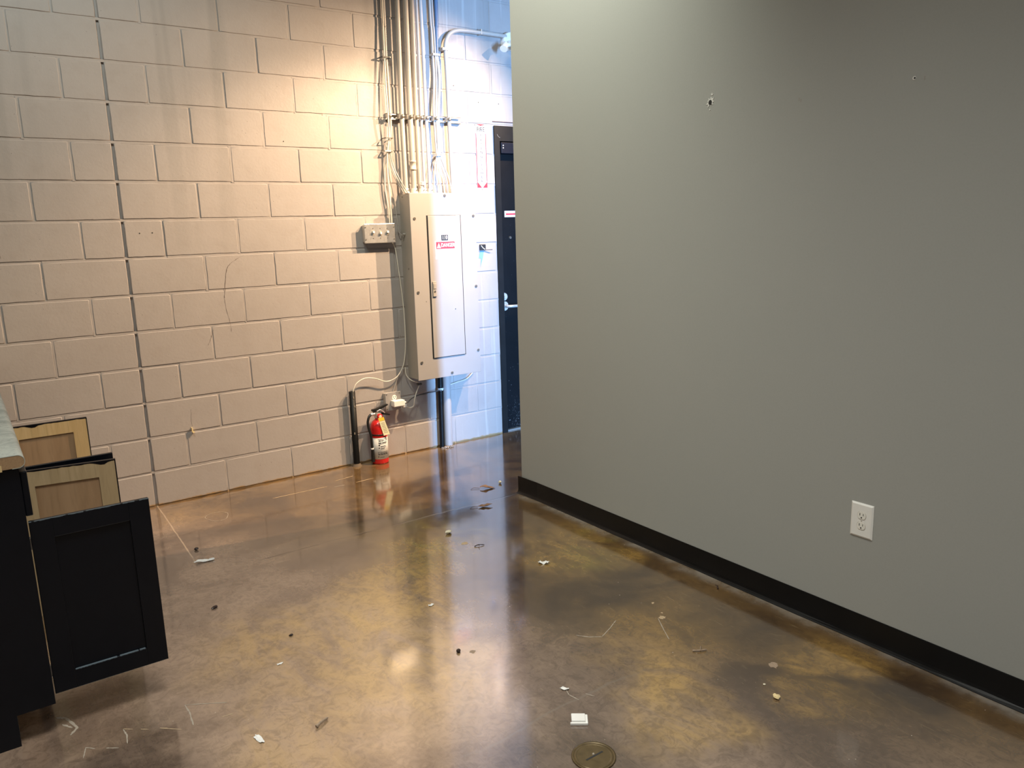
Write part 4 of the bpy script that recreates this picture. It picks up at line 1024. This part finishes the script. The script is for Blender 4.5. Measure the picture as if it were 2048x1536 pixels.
def far_hinged(w, ang=0.0, back='maple', label=None):
    def f_(t, f, y0, y1):
        # leaf points along +x with its inner face towards the camera
        d, part = slab_door(t, (DF, y1-0.014, ZB), ang, w, True, 'navy', back, 'birch_panel', ZB, ZT, label)
        H = ZT-ZB; rn = random.Random(int(w*1000)); poly = [(0.0, H+0.0005)]
        n_ = 26; chip = 0.36 if back == 'maple' else 0.86
        for i in range(n_+1):
            u = i/n_; dz = 0.0035+rn.uniform(-0.0012, 0.0015)+0.011*math.exp(-((u-chip)/0.06)**2)
            poly.append((u*w, H-dz))
        poly.append((w, H+0.0005))
        part('paint_edge', MB().prism(poly, 'y', -0.0196, -0.0186), 'navy')
        part('paint_edge', MB().box(w-0.0035, w+0.0004, -0.0196, -0.010, 0.0, H-0.002), 'navy')
        for zz in (0.07, 0.50):
            part('hinge', MB().rbox(-0.012, 0.020, -0.030, -0.019, zz-0.02, zz+0.02, 0.002), 'galv')
    return f_
def closed_door(w):
    def f_(t, f, y0, y1):
        slab_door(t, (f+0.0385, y0+0.014, ZB), math.pi/2, y1-y0-0.028, False, 'navy', 'maple', 'birch_panel', ZB, ZT)
    return f_
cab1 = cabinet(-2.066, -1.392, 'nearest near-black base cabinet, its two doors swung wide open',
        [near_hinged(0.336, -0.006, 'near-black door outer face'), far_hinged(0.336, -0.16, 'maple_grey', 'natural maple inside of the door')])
cab2 = cabinet(-1.386, -0.560, 'second near-black base cabinet with doors open toward the block wall',
        [near_hinged(0.336, 0.0, 'near-black door outer face'), far_hinged(0.345, -0.02, 'maple', 'light maple inside of the door')])
cab3 = cabinet(-0.554, -0.012, 'near-black base cabinet in the corner against the block wall, closed', [closed_door(0.5)])

# countertop, postformed nose towards +x
ct = thing('countertop', (CB, -2.075, 0.876), 'pale mottled laminate countertop with raw rounded particleboard end', 'countertop')
xn = -0.690; zt, zb_ = 0.921, 0.8775
def nose(inset=0.0):
    P = []
    r = 0.020
    for i in range(9):
        a = math.pi/2-math.pi/2*i/8
        P.append((xn-r+(r-inset)*math.cos(a), zt-r+(r-inset)*math.sin(a)))
    for i in range(9):
        a = -math.pi/2*i/8
        P.append((xn-r+(r-inset)*math.cos(a), zb_+0.003+r+(r-inset)*math.sin(a)))
    return P
P = nose(0.0015)
core = [(CB, zt-0.0015)]+P+[(xn-0.055, zb_+0.0045), (CB, zb_+0.0045)]
MB().prism(core, 'y', -2.078, -0.002).build('core', 'chipboard', ct)
Po, Pi = nose(0.0), nose(0.0015)
sk = MB()
lam = [(CB, zt)]+Po+[(xn-0.035, zb_+0.003)]+[(xn-0.035, zb_+0.0045)]+Pi[::-1]+[(CB, zt-0.0015)]
sk.prism(lam, 'y', -2.0785, -0.002); sk.build('laminate', 'laminate', ct)
MB().prism([(CB, 0.8775), (xn-0.060, 0.8775), (xn-0.060, 0.8965), (CB, 0.8965)], 'y', -2.0795, -2.02).build('build_up_strip', 'pine_strip', ct)

# ================================================================== FLOOR: MARKS (parts of the floor)
def ribbon(pts, w, mat, name='scratch_mark', rag=0.4, seed=1):
    rn = random.Random(seed+int(1000*abs(pts[0][0])))
    P = []
    for (a0, b0), (a1, b1) in zip(pts, pts[1:]):
        for k in range(7): P.append(Vector((a0+(a1-a0)*k/7+rn.uniform(-w, w)*0.5*rag, b0+(b1-b0)*k/7+rn.uniform(-w, w)*0.5*rag, 0)))
    P.append(Vector((pts[-1][0], pts[-1][1], 0))); vs = []
    for i, p in enumerate(P):
        d = (P[min(i+1, len(P)-1)]-P[max(i-1, 0)]).normalized(); nn = Vector((-d.y, d.x, 0))
        ww = w*(1+rn.uniform(-rag, rag))
        if i in (0, len(P)-1): ww *= 0.4
        for sgn in (1, -1):
            q = p+nn*ww*sgn; vs.append((q.x, q.y, 0.0005))
    mb = MB().add(vs, [(2*i, 2*i+1, 2*i+3, 2*i+2) for i in range(len(P)-1)])
    return mb.build(name, mat, floor)
for pts, w, mt in [
    ([(0.572, -0.311), (0.74, -0.313), (0.913, -0.316)], 0.0028, 'scratch'), ([(0.993, -0.246), (1.06, -0.236), (1.123, -0.226)], 0.0025, 'scratch'),
    ([(1.083, -0.36), (1.21, -0.352)], 0.0025, 'scratch'), ([(0.941, -0.352), (1.009, -0.36)], 0.0025, 'scratch_white'),
    ([(-0.354, -2.156), (-0.30, -2.19), (-0.238, -2.229)], 0.0016, 'scratch_white'), ([(-0.354, -2.156), (-0.352, -2.21), (-0.359, -2.288)], 0.0022, 'scratch_white'),
    ([(-0.449, -2.237), (-0.395, -2.288)], 0.0020, 'scratch'), ([(-0.272, -2.302), (-0.238, -2.306)], 0.0018, 'scratch'),
    ([(-0.545, -2.168), (-0.520, -2.19)], 0.0014, 'scratch'), ([(-0.545, -2.172), (-0.541, -2.21), (-0.547, -2.257)], 0.0022, 'scratch_white'),
    ([(-0.500, -2.205), (-0.48, -2.222)], 0.0014, 'scratch'),
    ([(-0.656, -2.197), (-0.632, -2.222)], 0.0016, 'scratch_white'), ([(-0.605, -2.240), (-0.572, -2.264)], 0.0018, 'scratch_white'), ([(-0.655, -2.199), (-0.668, -2.25)], 0.0014, 'scratch_white'),
    ([(-0.712, -1.965), (-0.685, -1.99), (-0.662, -2.068), (-0.685, -2.10)], 0.0040, 'scratch_white'), ([(-0.700, -2.02), (-0.675, -2.06)], 0.0030, 'scratch_white'),
    ([(1.215, -2.86), (1.25, -2.80), (1.30, -2.72)], 0.0016, 'scratch_white'), ([(0.705, -2.869), (0.693, -2.90), (0.70, -2.945)], 0.0016, 'scratch_white'),
    ([(0.96, -2.62), (0.99, -2.66), (1.03, -2.69)], 0.0020, 'scratch_white'), ([(1.03, -2.69), (1.10, -2.66), (1.16, -2.63)], 0.0016, 'scratch_white'),
    ([(0.74, -2.93), (0.755, -2.96)], 0.0018, 'scratch_white')]:
    ribbon(pts, w, mt)
rg = []
for i in range(25):
    a = 2*math.pi*i/24; rg.append((0.230+0.058*math.cos(a)*(1+0.12*math.sin(3*a)), -0.405+0.075*math.sin(a)))
ribbon(rg, 0.0014, 'scratch_white', 'ring_mark', 0.6)
for (cx_, cy_), r_, sd in [((1.317, -2.728), 0.016, 3), ((1.371, -3.209), 0.022, 5), ((1.343, -2.70), 0.006, 8), ((0.586, -2.472), 0.013, 9), ((1.375, -2.62), 0.008, 11), ((1.10, -1.60), 0.02, 17)]:
    rn = random.Random(sd); poly = [(cx_+r_*rn.uniform(0.5, 1.1)*math.cos(a), cy_+r_*rn.uniform(0.5, 1.1)*math.sin(a)) for a in [2*math.pi*i/14 for i in range(14)]]
    MB().prism(poly, 'z', 0.0, 0.0006).build('paint_blot', 'twig_pale' if sd in (5, 9) else 'scratch', floor)

# clean-out cover set in the slab
CX, CY = 0.553, -3.183
cc = thing('cleanout_cover', (CX, CY, 0), 'round tarnished clean-out cover set flush in the floor', 'floor cover')
MB().lathe([(0.064, 0.0), (0.066, 0.0022), (0.062, 0.0032), (0.059, 0.0012)], (CX, CY, 0), 40).build('rim', 'brass', cc)
MB().lathe([(0.0585, 0.0), (0.058, 0.0024), (0.052, 0.0030), (0.050, 0.0020)], (CX, CY, 0), 40).build('lid', 'brass', cc)
MB().box(CX-0.030, CX+0.034, CY-0.004, CY+0.002, 0.0020, 0.0025).build('slot', 'slot', cc)
MB().lathe([(0.004, 0.0022), (0.003, 0.005)], (CX+0.004, CY+0.006, 0), 10).build('screw', 'scratch_white', cc)

# ================================================================== FLOOR: LITTER (things)
def lump(name, x, y, s, mat, seed, label, cat, flat=0.6, sx=1.0, rot=0.0):
    bm = bmesh.new(); bmesh.ops.create_icosphere(bm, subdivisions=3, radius=1.0)
    off = Vector((seed*3.1, seed*1.7, seed))
    for v in bm.verts:
        k = 1+0.45*noise.noise(v.co*1.3+off)+0.15*noise.noise(v.co*4+off)
        v.co = Vector((v.co.x*sx*k*s, v.co.y*k*s, v.co.z*flat*k*s))
    zmin = min(v.co.z for v in bm.verts)
    R = Matrix.Rotation(rot, 3, 'Z')
    mb = MB().add([R @ v.co+Vector((x, y, -zmin)) for v in bm.verts], [[w.index for w in f.verts] for f in bm.faces], False)
    bm.free()
    return tag(mb.build(name, mat, None, (x, y, 0)), label, cat)
def scrap(name, x, y, w, h, rot, mat, seed, label, cat, lift=0.006, t=0.0007):
    N = 8; vs = []; off = Vector((seed, seed*2.3, 0)); R = Matrix.Rotation(rot, 3, 'Z')
    top = []
    for j in range(N+1):
        for i in range(N+1):
            u, v = i/N-0.5, j/N-0.5
            edge = 1+0.35*noise.noise(Vector((u*3, v*3, seed)))
            z = lift*(0.5+0.9*noise.noise(Vector((u*3.2, v*3.2, seed*1.9)))+0.5*abs(u))
            top.append(R @ Vector((u*w*edge*(1.0-0.5*abs(v)), v*h*edge*(1.0-0.4*abs(u)), max(0.0008, z))))
    n = len(top)
    vs = [p+Vector((x, y, 0)) for p in top]+[p+Vector((x, y, -t)) for p in top]
    fs = []
    for j in range(N):
        for i in range(N):
            a = j*(N+1)+i; q = (a, a+1, a+N+2, a+N+1); fs.append(q); fs.append(tuple(n+k for k in q[::-1]))
    rim = [i for i in range(N+1)]+[(j*(N+1)+N) for j in range(1, N+1)]+[N*(N+1)+i for i in range(N-1, -1, -1)]+[j*(N+1) for j in range(N-1, 0, -1)]
    for a, b in zip(rim, rim[1:]+rim[:1]): fs.append((a, n+a, n+b, b))
    return tag(MB().add(vs, fs, False).build(name, mat, None, (x, y, 0)), label, cat)
def twig(name, pts, r, mat, label, branches=()):
    t = thing(name, (pts[0][0], pts[0][1], 0), label, 'twig')
    P = spline([(a, b, c) for a, b, c in pts], 5)
    MB().tube(P, [r*(1-0.35*i/len(P))*(1+0.2*math.sin(i*1.7)) for i in range(len(P))], 7, smooth=False).build('stem', mat, t)
    for br in branches: MB().tube(spline(br, 4), r*0.55, 6, smooth=False).build('side_shoot', mat, t)
    return t

def leaf(x, y, L, W, rot, seed, label):
    t = thing('dry_leaf', (x, y, 0), label, 'leaf', 'dry leaves near the partition end')
    N = 14; R = Matrix.Rotation(rot, 3, 'Z'); top = []
    for i in range(N+1):
        u = i/N
        hw = W*math.sin(math.pi*min(1, u**0.8))*(1+0.35*math.sin(u*17+seed))*0.5+0.0006
        for v in (-1, -0.4, 0.4, 1):
            z = 0.003+0.010*abs(v)*math.sin(math.pi*u)+0.006*math.sin(u*5+seed)+0.003
            top.append(R @ Vector(((u-0.5)*L, v*hw, max(0.0012, z))))
    vs = [p+Vector((x, y, 0)) for p in top]; n = len(vs)
    vs += [p-Vector((0, 0, 0.0006)) for p in vs]
    fs = []
    for i in range(N):
        for k in range(3):
            q = (i*4+k, i*4+k+1, i*4+k+5, i*4+k+4); fs.append(q); fs.append(tuple(n+w for w in q[::-1]))
    MB().add(vs, fs, True).build('blade', 'leaf', t)
    s0 = R @ Vector((-L/2, 0, 0.004)); s1 = R @ Vector((-L/2-L*0.35, 0.004, 0.006)); s2 = R @ Vector((-L/2-L*0.55, -0.010, 0.002))
    MB().tube(spline([s0+Vector((x, y, 0)), s1+Vector((x, y, 0)), s2+Vector((x, y, 0))], 5), 0.0012, 6).build('stem', 'leaf_stem', t)
leaf(1.650, -0.985, 0.095, 0.036, -0.55, 1.0, 'dry brown leaf with a long stem between saw cut and door')
leaf(1.468, -1.235, 0.085, 0.032, -0.35, 2.6, 'dry brown leaf lying just on the camera side of the saw cut')
scrap('paper_scrap', 0.012, -0.991, 0.095, 0.026, -0.20, 'paper', 1, 'long white paper scrap at the end of the short floor cut', 'paper scrap', 0.010)
scrap('paper_scrap', 1.262, -2.034, 0.055, 0.026, -0.9, 'paper', 2, 'crumpled white scrap on the floor near the vinyl base', 'paper scrap', 0.012)
scrap('paper_scrap', -0.213, -2.488, 0.020, 0.050, 0.15, 'paper', 3, 'white triangular scrap at the bottom left of the floor', 'paper scrap', 0.004)
scrap('paper_scrap', 0.644, -2.062, 0.026, 0.016, 0.2, 'paper', 4, 'small white scrap in the middle of the amber floor stain', 'paper scrap', 0.005)
scrap('paper_scrap', -0.013, -2.108, 0.026, 0.010, 0.1, 'paper', 5, 'tiny white sliver on the brown floor left of the amber stain', 'paper scrap', 0.003)
scrap('paper_scrap', 0.702, -2.868, 0.034, 0.016, -0.9, 'paper', 6, 'white flake on the floor just behind the white plastic square', 'paper scrap', 0.006)
lump('plaster_crumb', 1.104, -1.439, 0.013, 'stone', 2, 'pale plaster crumb between saw cut and amber stain', 'plaster crumb', 0.6, 1.3, 0.3)
lump('plaster_crumb', 1.214, -3.334, 0.0095, 'stone_tan', 5, 'tan plaster chip on the floor at the lower right', 'plaster crumb', 0.6, 1.3, 0.8)
lump('plaster_crumb', 1.247, -3.262, 0.004, 'stone', 8, 'tiny pale crumb just behind the tan plaster chip', 'plaster crumb', 0.6)
lump('plaster_crumb', 1.760, -0.958, 0.011, 'stone', 9, 'pale crumb on the floor in the doorway gap beyond the partition', 'plaster crumb', 0.8, 0.7)
lump('plaster_crumb', 1.785, -1.155, 0.012, 'stone', 14, 'whitish crumb at the end of the black vinyl base', 'plaster crumb', 0.6, 1.4)
lump('dark_husk', 0.543, -2.443, 0.0075, 'bug', 3, 'dark seed husk on the bright floor reflection', 'husk', 0.7, 1.2, 0.6)
lump('dark_husk', -0.082, -1.510, 0.0080, 'bug', 4, 'dark elongated speck on the brown floor right of the near door', 'husk', 0.5, 1.8, 0.4)
lump('dark_husk', 0.015, -0.819, 0.0085, 'bug', 6, 'dark round speck beside the short floor cut', 'husk', 0.7, 1.1)
lump('dark_husk', 0.092, -1.935, 0.0055, 'bug', 7, 'small dark speck left of the amber stain', 'husk', 0.6, 1.4)
twig('wood_twig', [(-0.050, -2.548, 0.006), (-0.028, -2.538, 0.009), (-0.003, -2.526, 0.006)], 0.0048, 'twig_pale', 'short thick twig on the floor at the bottom centre left')
twig('wood_twig', [(1.218, -2.972, 0.004), (1.236, -2.988, 0.006), (1.264, -2.998, 0.004)], 0.0032, 'twig_pale', 'thin forked twig on the dark floor at right', [[(1.240, -2.989, 0.006), (1.252, -2.980, 0.010), (1.262, -2.975, 0.006)]])
twig('wood_twig', [(1.676, -2.706, 0.003), (1.684, -2.697, 0.010), (1.694, -2.690, 0.005)], 0.0030, 'bug', 'dark curled twig lying close to the black vinyl base', [[(1.684, -2.697, 0.010), (1.680, -2.688, 0.014)]])
twig('wood_twig', [(1.115, -1.668, 0.003), (1.137, -1.672, 0.007), (1.165, -1.680, 0.003)], 0.0024, 'bug', 'small dark twig in front of the pale plaster crumb', [[(1.137, -1.672, 0.007), (1.130, -1.690, 0.010)]])
# white plastic square
px, py, pr = 0.628, -3.028, -0.66
wsq = thing('plastic_square', (px, py, 0), 'small white plastic square clip on the floor near the clean-out cover', 'plastic piece')
R3 = Matrix.Rotation(pr, 4, 'Z')
def local(mb, name, mat):
    mb.v = [tuple(Vector((px, py, 0))+(R3 @ Vector(v))) for v in mb.v]
    return mb.build(name, mat, wsq)
local(MB().rbox(-0.024, 0.020, -0.018, 0.020, 0.002, 0.014, 0.002), 'body', 'paper')
local(MB().rbox(0.0195, 0.028, -0.020, 0.022, 0.0, 0.009, 0.002), 'side_tab', 'white')
local(MB().rbox(-0.028, 0.028, -0.024, -0.0175, 0.0, 0.009, 0.002), 'front_lip', 'white')
